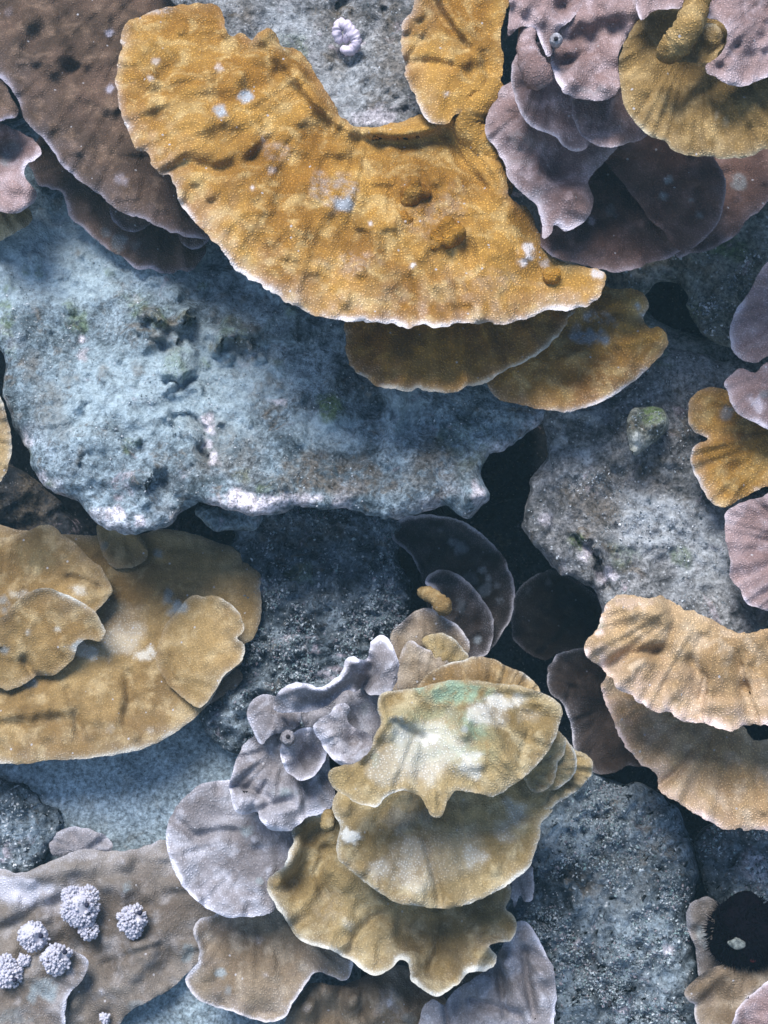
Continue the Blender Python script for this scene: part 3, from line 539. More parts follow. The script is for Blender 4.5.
plate('plate', [(519,52),(512,70),(513,92),(521,114),(532,127),(548,134),(556,138),(563,147),(578,151),(587,147),(596,130),(600,80),(560,40)], M['mauve'], .205, (550,110), gy=.36, ctr=(560,30), lump=.010, ruf=(.008,18,12), parent=t, cren=1, rdir=(-.5,1), rim=(.9,4), bumps=[(545,75,18,-.012)])
plate('plate', [(574,96),(571,112),(575,125),(583,138),(596,145),(615,147),(631,143),(646,136),(660,110),(640,80),(590,80)], M['mauve'], .222, (610,120), gy=.33, ctr=(615,60), lump=.010, ruf=(.008,18,12), parent=t, cren=.8, rdir=(-.2,1), rim=(.9,4))
plate('plate', [(508,36),(510,16),(514,-20),(560,-25),(570,0),(600,-10),(560,30),(553,48),(548,56),(541,44),(535,30),(521,27)], M['mauve'], .245, (530,20), gy=.35, ctr=(550,-30), lump=.010, ruf=(.008,18,12), parent=t, cren=.8, rim=(.9,6), rdir=(-.3,1), bumps=[(563,8,9,-.02),(525,5,10,.014),(540,18,9,.010),(517,28,8,.010)])
plate('plate', [(556,30),(552,50),(552,62),(556,76),(563,90),(577,98),(596,101),(612,97),(620,84),(618,66),(622,44),(637,22),(642,0),(640,-25),(590,-20),(578,2)], M['mauve'], .26, (590,60), gy=.36, ctr=(610,-30), lump=.010, ruf=(.008,18,12), parent=t, cren=.8, rim=(1,7), rdir=(-.3,1), bumps=[(610,12,12,.014),(575,82,9,.008),(605,84,9,.010),(582,38,14,-.018),(628,8,9,.010),(590,20,10,.012),(565,62,12,-.008),(610,30,14,-.012),(572,50,8,.010),(596,80,12,-.006)], ridges=[([(560,66),(575,58),(590,52)],5,-.010),([(603,10),(598,40),(600,70)],7,-.010)], spots=[(596,90,(20,8),1,.4)])
branch('finger', [(528,22,.235),(527,42,.255),(530,60,.27),(540,78,.28),(544,86,.278)], [8,8,9.5,12,6], M['mauve'], t)
branch('tube', [(556,42,.262),(556,40,.278),(556,39,.283)], [5.5,5,3.5], M['lav'], t); branch('pore', [(556,39.4,.276),(556,38.6,.2865)], [2.4,2.4], PORE, t, 10, 0, 5)
plate('plate', [(641,20),(636,0),(640,-25),(692,-25),(695,-2),(685,8),(668,8),(652,12)], M['mauve'], .29, (665,-2), gy=.3, ctr=(660,-40), lump=.010, ruf=(.008,18,12), parent=t, cren=.8, bumps=[(665,0,8,-.012)])
t = thing('plate_coral', 'rounded ochre plate coral with a stubby yellow-tipped finger in the top right corner', 'coral', 700, 20, .2, GC)
plate('plate', [(619,72),(619,58),(624,42),(632,28),(642,18),(660,8),(672,8),(690,4),(760,-20),(840,-20),(850,120),(800,145),(768,149),(750,156),(724,159),(697,155),(675,152),(664,141),(650,136),(640,128),(626,109),(621,91)], M['ochre'], .285, (700,90), gy=.36, ctr=(700,10), parent=t, rdir=(-.3,1), rim=(.75,5), cren=1.1, rad=(.006,9), fb=(.006,45), bumps=[(748,105,14,.012),(690,60,26,-.02),(660,40,16,-.012),(718,120,8,.004)], spots=[(716,118,(3,8),0,.5),(726,122,5,0,.4)])
branch('finger', [(700,-14,.31),(694,14,.330),(684,34,.336),(672,48,.328),(660,57,.312)], [11,10.5,12,11,5.5], M['ochre'], t)
plate('lobe', [(676,60),(688,34),(700,24),(714,24),(722,32),(724,44),(718,52),(712,62),(700,63),(688,62)], M['ochre'], .310, (700,45), gy=.3, ctr=(690,70), parent=t, rdir=(.5,-1), rim=(1,4), cren=.5, bumps=[(700,52,12,-.016)])
o = plate('plate_coral', [(690,-20),(699,6),(706,18),(716,20),(725,28),(727,42),(722,54),(714,60),(706,66),(708,73),(720,79),(735,86),(750,84),(768,77),(840,60),(840,-30)], M['mauve'], .318, (740,45), gy=.30, ctr=(790,-20), rdir=(-.6,1), rim=(1,6), cren=.8, fb=(.007,30), bumps=[(757,38,9,-.008),(750,55,8,-.006),(735,30,12,.008)], ridges=[([(724,30),(732,50),(728,62)],6,.012),([(722,66),(732,54),(736,46)],4,-.010)])
tag(o, 'pale lilac plate coral lying over the ochre one at the top right edge', 'coral', GC)

# ------------------------------------------------------------ right edge
o = plate('plate_coral', [(830,230),(768,262),(758,274),(750,291),(740,304),(732,318),(730,334),(732,350),(743,360),(756,362),(768,356),(830,360)], M['mauve'], .085, (750,320), gy=.3, gx=.05, ctr=(830,300), rdir=(-1,-.2), rim=(.9,6), cren=.9, fb=(.007,40))
tag(o, 'mauve plate coral on the right edge beside the dark mossy rock', 'coral', GC)
o = plate('plate_coral', [(724,384),(731,374),(740,368),(756,372),(768,362),(830,360),(830,440),(766,428),(750,421),(737,414),(731,403),(728,392)], M['mauve'], .108, (750,395), gy=.3, ctr=(800,360), rdir=(-.6,.7), rim=(1,5), cren=1, spots=[(757,405,(10,14),0,.7),(765,395,6,2,.5)])
tag(o, 'small mauve plate coral with a whitish patch, lying over the golden lobed coral at right', 'coral', GC)
o = plate('plate_coral', [(688,416),(688,405),(694,395),(704,389),(718,388),(732,392),(780,400),(830,410),(830,500),(768,487),(757,492),(740,499),(730,505),(722,506),(712,501),(703,490),(696,476),(691,461),(692,449),(699,443),(708,439),(697,434),(690,426)], M['gold'], .072, (740,440), gy=.28, ctr=(790,430), rdir=(-1,.3), rim=(.8,5), cren=.9, rad=(.006,6), bumps=[(733,470,10,-.012),(730,478,12,.008),(725,415,12,-.008),(760,450,16,.008)], spots=[(727,415,9,2,.6),(757,490,(10,4),0,.6)])
tag(o, 'golden lobed plate coral with a notch in its rim, on the right edge', 'coral', GC)
o = plate('plate_coral', [(725,524),(727,512),(742,503),(757,498),(830,480),(830,630),(768,611),(749,605),(742,598),(740,590),(730,577),(730,563),(727,548),(725,534)], M['mauve'], .125, (750,550), gy=.25, ctr=(830,550), rdir=(-1,.1), rim=(1,4.5), cren=1.1, rad=(.006,10))
tag(o, 'pinkish mauve plate coral on the right edge above the two-tiered tan coral', 'coral', GC)
t = thing('plate_coral', 'thick pinkish-tan plate coral in two tiers jutting in from the right edge', 'coral', 740, 670, .05, GC)
plate('plate', [(584,648),(588,638),(597,629),(602,616),(608,603),(618,595),(632,595),(646,598),(660,596),(670,600),(682,608),(695,612),(708,616),(727,626),(745,635),(768,632),(830,640),(830,735),(768,726),(752,728),(738,727),(725,729),(716,726),(701,722),(686,722),(671,713),(656,712),(642,704),(630,697),(619,689),(616,680),(606,672),(597,666),(588,658)], M['pinktan'], .19, (690,665), lump=.011, gy=.38, gx=-.05, ctr=(720,580), parent=t, rdir=(-.5,.8), rim=(1,8), soft=.95, cren=2.2, rad=(.007,9), fb=(.010,42), bumps=[(600,648,15,.014),(640,615,22,.014),(660,612,12,.010),(620,660,12,-.010),(745,690,8,-.010)], ridges=[([(612,665),(630,655),(655,650)],6,-.018),([(668,600),(676,620),(668,645),(655,655)],6,-.012),([(690,660),(705,680),(700,700)],6,-.010)], spots=[(600,625,5,3,.7),(600,633,5,0,.7),(630,602,(24,9),0,.45),(600,650,(12,12),0,.35),(640,690,(24,8),0,.3)])
plate('plate', [(603,682),(606,700),(611,716),(616,730),(625,744),(634,755),(645,766),(656,775),(660,788),(672,798),(684,806),(701,818),(723,827),(749,833),(768,832),(830,835),(830,735),(756,741),(740,720),(690,670),(640,650)], M['pinktan'], .115, (700,760), gy=.38, ctr=(740,650), parent=t, rdir=(-.6,.8), rim=(.9,6), soft=.85, cren=2.0, rad=(.005,10), fb=(.007,42), bumps=[(735,765,18,.010),(670,760,14,.008),(630,710,10,-.006)], ridges=[([(660,786),(676,772),(690,752)],4,-.010)], spots=[(628,722,6,0,.4)])

# ------------------------------------------------------------ tan coral, left
t = thing('plate_coral', 'wide tan plate coral with scalloped tiers filling the left side below the ledge', 'coral', 80, 620, -.06, GC)
plate('plate', [(128,538),(150,531),(175,531),(204,538),(230,547),(248,563),(261,575),(260,590),(261,606),(259,624),(253,639),(245,645),(243,662),(223,678),(213,697),(202,711),(179,730),(157,743),(135,752),(106,757),(77,759),(47,761),(22,764),(0,763),(-60,760),(-60,540),(60,535)], M['tan'], -.028, (130,630), gy=.42, gx=-.03, ctr=(90,560), lump=.005, floor=.4, parent=t, rdir=(.3,.9), rim=(.9,5), rad=(.003,11), con=(.002,34), fb=(.006,60), cren=1, ridges=[([(-30,726),(0,725),(35,722),(60,720)],6,-.005),([(68,690),(76,715),(84,742)],5,-.007),([(124,722),(130,700),(130,675)],6,-.008),([(0,715),(40,710),(70,708)],7,.008),([(95,720),(118,722)],7,.005)],
  spots=[(126,642,(24,24),0,.6),(85,650,(30,11),0,.8),(145,655,(16,10),0,.8),(178,612,(13,12),2,.95),(168,598,(6,9),2,.7),(125,615,(30,20),0,.35),(158,553,5,2,.7),(30,683,8,2,.5),(110,730,6,0,.4),(150,731,5,0,.5)])
plate('plate', [(97,525),(118,525),(142,540),(147,554),(140,564),(128,569),(113,567),(103,556)], M['tan'], -.058, (120,548), gy=.36, ctr=(120,520), lump=.005, floor=.4, parent=t, cren=.6, rim=(.4,3), spots=[(104,545,6,2,.4)])
plate('plate', [(184,602),(192,596),(208,597),(218,597),(227,602),(239,611),(244,622),(243,632),(237,638),(244,645),(243,660),(223,678),(216,692),(200,708),(190,704),(178,694),(160,672),(158,640)], M['tan'], .003, (200,650), gy=.34, gx=.5, ctr=(150,670), lump=.005, floor=.4, parent=t, rdir=(1,-.1), rim=(.8,4), cren=1, curl=(.006,9), rad=(.0012,8), spots=[(180,608,9,2,.8)])
plate('plate', [(-60,545),(0,538),(22,533),(44,526),(58,529),(62,534),(77,544),(89,557),(100,566),(106,577),(112,588),(107,600),(97,611),(80,620),(40,640),(-60,640)], M['tan'], -.018, (40,580), gy=.34, ctr=(0,640), lump=.005, floor=.4, parent=t, rdir=(1,-.4), rim=(.7,3.5), cren=1, rad=(.0015,9), ridges=[([(70,578),(85,582),(98,588)],4,-.010)], spots=[(78,591,(10,7),0,.7),(30,595,(30,6),0,.6),(5,605,(12,10),2,.5),(40,560,(30,20),3,.12)])
plate('plate', [(-60,632),(0,618),(15,602),(33,591),(51,588),(66,594),(80,602),(95,611),(101,622),(104,633),(100,641),(86,640),(78,646),(72,660),(55,675),(36,676),(24,684),(8,691),(0,688),(-60,690)], M['tan'], .010, (40,640), gy=.02, ctr=(0,660), lump=.005, floor=.4, parent=t, rdir=(.7,-.7), rim=(.8,4), cren=.9, rad=(.0012,7), fb=(.004,40), curl=(.004,10), ridges=[([(24,660),(32,674),(55,680),(72,676)],4,-.012)], spots=[(80,648,(16,9),2,.9),(6,650,6,2,.7),(28,632,4,0,.6),(58,630,4,0,.7),(92,650,12,0,.7)])
plate('plate', [(236,668),(243,676),(238,686),(226,694),(212,702),(200,704),(215,680)], M['taupe'], -.015, (225,685), gy=.3, ctr=(205,665), lump=.005, floor=.4, parent=t, cren=.6, rim=(.3,3))

# ------------------------------------------------------------ dark crevice corals
t = thing('plate_coral', 'dark brown plate corals with thin pale rims nested in the crevice under the ledge', 'coral', 430, 640, -.2, GC)
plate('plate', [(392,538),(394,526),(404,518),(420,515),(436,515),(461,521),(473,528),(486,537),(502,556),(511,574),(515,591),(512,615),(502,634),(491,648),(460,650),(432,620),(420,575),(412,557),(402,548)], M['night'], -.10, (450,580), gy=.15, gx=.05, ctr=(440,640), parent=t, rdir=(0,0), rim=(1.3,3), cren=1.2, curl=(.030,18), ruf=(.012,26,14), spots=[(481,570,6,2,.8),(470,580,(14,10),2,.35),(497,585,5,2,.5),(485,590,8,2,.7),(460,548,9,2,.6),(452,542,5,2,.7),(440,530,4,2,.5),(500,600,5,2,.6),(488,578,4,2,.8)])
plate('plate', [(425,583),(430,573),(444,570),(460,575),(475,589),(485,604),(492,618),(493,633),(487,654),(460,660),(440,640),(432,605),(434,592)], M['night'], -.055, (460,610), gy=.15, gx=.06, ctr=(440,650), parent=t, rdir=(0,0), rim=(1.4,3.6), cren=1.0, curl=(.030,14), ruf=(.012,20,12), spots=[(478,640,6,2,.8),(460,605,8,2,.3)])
plate('plate', [(390,640),(394,629),(407,618),(418,610),(430,608),(444,616),(456,624),(464,634),(468,642),(466,654),(440,690),(410,700),(394,690)], M['taupe'], .02, (425,650), gy=.3, ctr=(425,690), parent=t, rdir=(.1,-1), rim=(.9,5), cren=.7, ruf=(.014,20,14), ridges=[([(420,655),(445,655),(462,660)],5,-.014)])
plate('plate', [(404,646),(408,641),(415,641),(419,646),(426,649),(436,651),(449,658),(456,664),(440,690),(416,700),(398,692),(398,664)], M['taupe'], .048, (425,670), gy=.25, ctr=(420,700), parent=t, rdir=(0,-1), rim=(1,4), cren=.6, ruf=(.010,16,10))
plate('plate', [(422,640),(432,634),(444,633),(455,638),(463,648),(466,658),(450,664),(430,654)], M['sandgold'], .04, (445,648), gy=.2, ctr=(440,665), parent=t, rdir=(.3,-1), rim=(.8,3), cren=.5)
branch('knob', [(421,592,.0),(428,594,.02),(436,598,.03),(443,606,.035),(447,613,.03)], [6,7,7.5,9,6], M['tan'], t)
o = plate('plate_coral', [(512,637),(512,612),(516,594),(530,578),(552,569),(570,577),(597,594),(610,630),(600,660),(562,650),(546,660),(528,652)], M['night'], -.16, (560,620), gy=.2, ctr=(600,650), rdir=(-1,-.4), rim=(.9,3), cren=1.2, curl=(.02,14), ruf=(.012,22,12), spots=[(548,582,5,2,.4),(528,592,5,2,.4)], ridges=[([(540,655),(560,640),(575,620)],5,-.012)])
tag(o, 'shade-darkened brown plate coral deep in the crevice beside the right boulder', 'coral', GC)
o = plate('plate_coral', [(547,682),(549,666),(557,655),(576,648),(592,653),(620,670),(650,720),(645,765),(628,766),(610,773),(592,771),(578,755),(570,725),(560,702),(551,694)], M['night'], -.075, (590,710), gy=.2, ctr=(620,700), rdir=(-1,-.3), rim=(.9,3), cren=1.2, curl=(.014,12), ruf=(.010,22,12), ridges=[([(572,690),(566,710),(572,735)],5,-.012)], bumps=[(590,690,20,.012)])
tag(o, 'dark plate coral in shade under the left end of the two-tiered tan coral', 'coral', GC)

# ------------------------------------------------------------ pale golden tiered coral, bottom centre
t = thing('plate_coral', 'stack of pale golden coral tiers, the top one bleached white and green, bottom centre', 'coral', 450, 720, .05, GC)
plate('tier', [(268,892),(268,880),(276,872),(284,866),(289,850),(293,840),(291,831),(297,820),(309,815),(320,817),(345,810),(480,850),(508,880),(511,893),(505,908),(512,914),(517,926),(511,941),(496,943),(488,946),(497,955),(494,966),(486,971),(476,972),(466,975),(458,984),(449,992),(437,997),(428,993),(420,988),(411,978),(408,963),(400,960),(391,969),(380,975),(370,974),(361,969),(355,962),(342,956),(336,953),(324,949),(311,946),(300,941),(287,922),(276,905)], M['sandgold'], .135, (400,910), gy=.30, ctr=(400,790), floor=.6, lump=.008, parent=t, rdir=(-.1,1), rim=(1.3,4.5), cren=1, ruf=(.030,26,22), rad=(.0035,11), fb=(.008,40), curl=(.010,12), bumps=[(348,922,10,.012),(372,960,10,.008),(480,925,16,.012),(488,950,9,.012),(345,880,12,.008)], ridges=[([(318,818),(303,826),(298,845),(292,866),(276,884)],7,.022),([(312,840),(306,862),(292,885)],6,-.008),([(325,850),(318,875),(325,900)],6,-.010),([(350,950),(360,930),(380,915)],5,-.012),([(430,970),(438,945),(445,925)],6,-.010),([(495,938),(480,936),(468,930)],6,-.006)], spots=[(348,925,8,0,.5),(330,910,(20,20),1,.2)])
plate('tier', [(536,815),(548,810),(562,800),(578,790),(592,776),(593,764),(586,755),(577,750),(560,745),(530,760),(525,800)], M['sandgold'], .165, (560,780), gy=.25, ctr=(540,760), floor=.6, lump=.008, parent=t, rdir=(1,.5), rim=(.8,3), cren=.6, rad=(.006,7))
plate('tier', [(555,738),(564,737),(570,744),(576,758),(575,772),(566,782),(554,790),(535,790),(530,750)], M['sandgold'], .188, (560,765), gy=.2, ctr=(530,770), floor=.6, lump=.008, parent=t, rdir=(1,.2), rim=(.9,2.6), cren=.5)
plate('tier', [(545,735),(556,730),(565,738),(565,752),(557,764),(553,785),(530,790),(520,750)], M['sandgold'], .205, (550,758), gy=.2, ctr=(520,770), floor=.6, lump=.008, parent=t, rdir=(1,.2), rim=(.9,2.6), cren=.5)
plate('tier', [(333,800),(332,812),(340,826),(338,842),(337,856),(344,864),(352,872),(373,888),(397,902),(421,907),(445,908),(470,903),(494,892),(508,884),(520,876),(529,866),(534,855),(540,836),(541,822),(552,812),(553,798),(556,782),(555,764),(552,750),(520,710),(400,720),(345,780)], M['sandgold'], .205, (440,850), gy=.30, ctr=(440,720), floor=.6, lump=.008, parent=t, rdir=(-.1,1), rim=(.9,4), cren=.8, rad=(.0025,11), con=(.002,30), fb=(.006,50), ridges=[([(425,840),(432,865),(440,900)],4,-.008)], bumps=[(422,790,26,-.008),(350,830,14,.010)], spots=[(350,836,(14,10),0,.9),(408,868,(40,28),0,.55),(412,850,(24,24),0,.5),(440,850,(70,30),0,.3),(480,856,(20,16),0,.6),(518,812,(18,18),0,.6),(505,830,(14,14),0,.5),(400,820,(30,14),2,.3),(372,868,8,0,.4)])
plate('tier', [(417,690),(424,678),(433,670),(443,666),(453,661),(463,659),(474,655),(485,658),(494,660),(508,666),(522,672),(532,681),(540,692),(545,720),(420,730)], M['tan'], .195, (480,685), gy=.22, ctr=(480,740), lump=.008, parent=t, rdir=(0,-1), rim=(.9,3.5), cren=1, ruf=(.012,18,10), rad=(.008,9))
plate('tier', [(381,694),(400,690),(421,687),(437,682),(455,680),(472,680),(490,682),(505,684),(520,686),(542,692),(556,700),(562,710),(560,722),(554,740),(546,754),(536,766),(522,778),(510,787),(494,797),(482,794),(470,792),(457,791),(450,800),(441,817),(433,817),(427,808),(420,797),(401,791),(387,797),(379,806),(370,806),(358,803),(344,795),(334,788),(329,778),(330,770),(345,765),(360,759),(370,748),(374,735),(380,722),(377,708)], M['sandgold'], .265, (450,750), gy=.32, gx=.02, ctr=(430,690), floor=.6, lump=.008, parent=t, rdir=(0,1), rim=(.8,3), cren=.8, rad=(.0025,12), fb=(.007,36), bumps=[(400,715,12,.012),(465,732,7,.008)], ridges=[([(395,722),(410,730),(422,738)],4,-.012),([(380,700),(384,722),(374,744),(362,758)],5,.014),([(515,700),(530,730),(520,760)],4,-.006),([(480,700),(495,735),(505,760)],5,.006)],
  spots=[(455,692,(44,13),3,1),(475,725,(14,20),3,.8),(458,750,(30,10),3,.55),(430,745,(54,46),0,.62),(424,738,(26,14),0,.9),(470,765,(24,16),0,.75),(395,770,(34,30),0,.5),(440,735,(60,50),3,.35),(500,700,(28,12),0,.75),(480,715,(26,22),0,.7),(400,728,(10,18),2,.6),(530,715,(14,10),0,.3),(375,760,6,3,.6),(465,730,4,2,.7)])
branch('tube', [(329,812,.16),(328,822,.18),(327,831,.188)], [6,6.5,5.5], M['sandgold'], t)

# ------------------------------------------------------------ lavender ruffled coral
t = thing('plate_coral', 'ruffled lavender-grey coral cluster with round disc at its foot, beside the pale golden tiers', 'coral', 280, 760, .0, GC)
plate('disc', [(166,834),(169,820),(175,808),(186,796),(196,788),(206,784),(218,782),(232,781),(260,790),(290,815),(296,850),(288,885),(275,910),(262,916),(246,917),(229,917),(215,913),(204,908),(192,898),(182,886),(174,872),(168,856)], M['lav'], .095, (230,850), gy=.26, ctr=(270,830), floor=.4, soft=.85, lump=.009, ruf=(.009,14,12), parent=t, rdir=(-.5,.7), rim=(1.4,5.5), cren=.6, rad=(.003,6), fb=(.005,45), ridges=[([(175,820),(195,836),(215,832),(235,830)],5,-.010),([(258,850),(275,848),(285,840)],5,-.008)], spots=[(246,832,(9,6),2,.9),(259,881,4,2,.8),(275,850,(16,24),3,.0)])
plate('lobe', [(229,786),(231,772),(235,762),(241,751),(250,739),(264,730),(300,725),(326,742),(329,758),(331,773),(334,790),(332,802),(326,812),(315,816),(306,818),(297,826),(288,831),(278,832),(268,829),(260,820),(258,812),(254,812),(246,815),(237,813),(232,804)], M['lav'], .135, (280,785), gy=.28, ctr=(290,740), floor=.4, soft=.85, lump=.009, ruf=(.009,14,12), parent=t, rdir=(-.4,.8), rim=(1.4,4.5), cren=.8, rad=(.008,6), fb=(.008,32), bumps=[(250,800,14,.010),(280,818,14,.010),(315,800,14,.010)], ridges=[([(232,786),(250,790),(268,798)],4,-.012),([(255,812),(270,806),(290,800)],5,-.016),([(300,815),(310,795),(312,780)],5,-.008)], spots=[(285,793,(14,8),2,.9)])
plate('cup', [(280,750),(283,742),(294,734),(306,728),(320,732),(326,744),(325,758),(320,768),(311,778),(300,781),(290,775),(283,766)], M['lav'], .165, (305,755), gy=.15, ctr=(308,757), floor=.4, soft=.85, lump=.009, ruf=(.009,14,12), parent=t, rdir=(0,0), rim=(1.2,4), cren=.6, bumps=[(311,757,15,-.034)], curl=(.008,8))
plate('lobe', [(247,716),(249,704),(256,697),(266,694),(282,698),(298,706),(301,718),(296,727),(284,732),(272,736),(262,744),(254,734)], M['lav'], .135, (272,716), gy=.25, ctr=(285,700), floor=.4, soft=.85, lump=.009, ruf=(.009,14,12), parent=t, rdir=(-.6,.6), rim=(1.3,4.5), cren=.6, bumps=[(275,725,14,.014)])
plate('ruffle', [(273,708),(275,699),(281,691),(290,685),(299,682),(310,684),(320,687),(332,681),(339,677),(344,668),(346,660),(353,656),(360,660),(368,658),(371,644),(376,637),(384,635),(392,643),(398,656),(400,668),(396,683),(390,692),(380,695),(370,694),(362,688),(356,692),(348,690),(340,694),(334,700),(320,708),(306,711),(292,713),(280,713)], M['lav'], .165, (335,685), gy=.20, ctr=(330,720), floor=.4, soft=.85, lump=.009, ruf=(.009,14,12), parent=t, rdir=(0,-1), rim=(1.4,5.5), cren=.6, ridges=[([(280,692),(300,686),(322,691),(342,680),(350,662),(366,662)],6,.018),([(368,660),(372,675),(362,688)],6,-.034),([(300,708),(325,702),(345,686)],6,-.012)], bumps=[(388,668,15,.012),(290,703,12,.010)])
plate('ruffle', [(313,727),(319,719),(330,713),(335,706),(343,703),(349,708),(347,718),(352,726),(362,730),(371,736),(373,750),(371,760),(360,766),(348,768),(338,764),(329,756),(320,742)], M['lav'], .185, (340,740), gy=.22, ctr=(355,725), floor=.4, soft=.85, lump=.009, ruf=(.009,14,12), parent=t, rdir=(-.5,.8), rim=(1.4,4.5), cren=.8, bumps=[(330,735,9,.010),(354,742,10,-.018),(340,748,7,.006)], ridges=[([(335,760),(352,763),(368,756)],5,.014)], spots=[(330,733,8,1,.4)])
plate('lobe', [(300,700),(345,690),(385,690),(384,720),(374,745),(345,745),(310,735)], M['lav'], .13, (345,720), gy=.2, ctr=(345,690), parent=t, rdir=(0,0), rim=(.2,3), cren=.6, fb=(.010,24), spots=[(365,708,8,2,.5)])
branch('tube', [(288,740,.155),(288,738,.178),(288,737,.186)], [7,6.5,5], M['lav'], t); branch('pore', [(288,737.2,.180),(288,736.4,.189)], [2.6,2.6], PORE, t, 10, 0, 5)
t = thing('plate_coral', 'brown plate coral with a curled white rim below the round lavender disc', 'coral', 250, 930, .0, GC)
plate('plate', [(214,915),(206,917),(199,920),(193,930),(196,940),(199,950),(198,962),(190,970),(185,978),(187,987),(197,998),(208,1004),(219,1008),(237,1013),(255,1020),(268,1023),(284,1018),(292,1004),(302,992),(308,982),(313,974),(322,972),(334,977),(345,979),(352,968),(352,950),(320,900),(250,890)], M['taupe'], .072, (265,960), gy=.26, ctr=(260,890), parent=t, rdir=(0,0), rim=(1.5,3.4), floor=.6, cren=.8, ruf=(.014,24,12), curl=(.008,9), rad=(.003,8), spots=[(220,973,(8,7),2,.9),(258,940,5,0,.4),(228,990,5,2,.5),(266,975,4,0,.4)])
o = plate('plate_coral', [(284,1060),(286,1015),(296,1000),(312,984),(345,984),(400,965),(446,1000),(444,1060)], M['taupe'], .05, (360,1010), gy=.25, ctr=(360,930), rdir=(0,0), rim=(.25,4), cren=.8, fb=(.004,40), bumps=[(323,990,13,.024),(308,1008,11,.022),(328,1015,11,-.010),(352,1000,12,.022),(391,1003,24,.024),(370,990,12,.010),(372,1018,9,.012),(410,1020,12,.010)], ridges=[([(316,985),(320,1010),(316,1040)],3.5,-.010),([(342,985),(338,1010),(346,1040)],3.5,-.010),([(364,990),(362,1010),(368,1040)],3.5,-.008)], spots=[(390,1002,5,0,.8),(307,1008,5,0,.35),(391,1003,(20,18),1,.3),(410,1018,8,2,.4)])
tag(o, 'lumpy brown coral in knobbly patches at the bottom edge, under the golden tiers', 'coral', GC)
o = plate('plate_coral', [(422,1060),(422,1012),(432,1000),(444,1004),(453,993),(474,979),(498,953),(508,935),(518,921),(530,925),(542,945),(548,958),(554,969),(556,993),(554,1024),(556,1060)], M['lav'], .095, (495,985), gy=.25, gx=.02, ctr=(470,900), rdir=(1,-.2), rim=(1,5), cren=.8, fb=(.005,40), rad=(.006,8), bumps=[(507,962,11,.016),(480,985,14,.010),(540,975,10,.012),(515,1000,14,.010),(527,940,9,.010),(490,1008,14,.008),(545,1000,9,.006)], ridges=[([(498,955),(500,985),(505,1015)],4,-.012),([(524,950),(528,985),(534,1015)],4,-.012),([(470,1000),(500,1008),(520,1015)],4,-.010),([(444,1004),(448,1024)],3,-.012)], spots=[(508,963,(9,7),0,.5),(540,976,6,0,.4)])
tag(o, 'lilac-grey bumpy plate coral at the bottom edge, right of the lumpy brown one', 'coral', GC)
o = plate('plate_coral', [(514,908),(508,880),(530,865),(534,876),(532,898),(524,902),(520,896),(516,905)], M['lav'], .115, (520,890), gy=.2, ctr=(515,860), rdir=(.5,1), rim=(.6,3), cren=.5)
tag(o, 'small pale coral scrap hanging below the right side of the golden tiers', 'coral', GC)

# ------------------------------------------------------------ encrusting coral, bottom left
o = plate('encrusting_coral', [(-60,868),(0,869),(15,873),(36,868),(50,862),(62,858),(80,849),(106,849),(124,851),(146,846),(164,840),(200,850),(230,900),(212,935),(206,955),(190,970),(172,987),(153,999),(131,1012),(119,1026),(110,1065),(-60,1065)], M['dusk'], .018, (90,930), gy=.22, ctr=(90,800), rdir=(-.2,-1), rim=(.8,5), cren=1, lump=.011, rad=(.002,7), fb=(.010,46), bumps=[(125,862,10,.014),(128,888,9,.008),(55,925,16,.012),(80,945,14,-.010),(102,988,12,.010),(70,875,10,.006),(30,890,30,.012),(150,950,20,.008),(165,960,12,-.006)], ridges=[([(0,930),(25,918),(50,905),(65,900)],6,-.010),([(105,965),(130,955),(160,945)],4,-.008),([(20,880),(50,875),(80,862)],8,.010)], spots=[(20,888,(70,20),0,.75),(50,900,(40,16),0,.5),(80,856,(40,7),0,.5),(20,870,(22,5),1,.4),(127,887,7,2,.9),(42,991,13,2,.95),(188,953,9,2,.9),(122,860,6,0,.5),(102,990,5,0,.5),(106,1017,5,0,.8),(136,1005,9,2,.5),(48,900,6,0,.7)])
tag(o, 'encrusting purple-brown coral with a bleached upper edge in the bottom left corner', 'coral', GC)
o = plate('plate_coral', [(-60,975),(0,965),(30,958),(60,948),(82,955),(88,962),(85,975),(78,984),(71,993),(66,1008),(65,1024),(62,1065),(-60,1065)], M['dusk'], .055, (40,990), gy=.2, ctr=(0,960), rdir=(1,.4), rim=(1,5), cren=.7, fb=(.005,30), spots=[(42,991,(16,15),2,1),(72,975,(8,16),0,.5),(15,1015,(20,10),2,.4)])
tag(o, 'brown plate coral with a blue-grey bare patch and pale right rim, below the white tufts', 'coral', GC)
o = plate('plate_coral', [(49,846),(51,838),(58,832),(73,827),(86,828),(97,832),(108,837),(113,845),(110,852),(94,852),(80,851),(66,856),(54,855)], M['lav'], -.012, (80,840), gy=.15, ctr=(82,850), rdir=(0,-1), rim=(.6,4), cren=.5)
tag(o, 'small oval lavender disc coral lying on the sand at the edge of the encrusting coral', 'coral', GC)

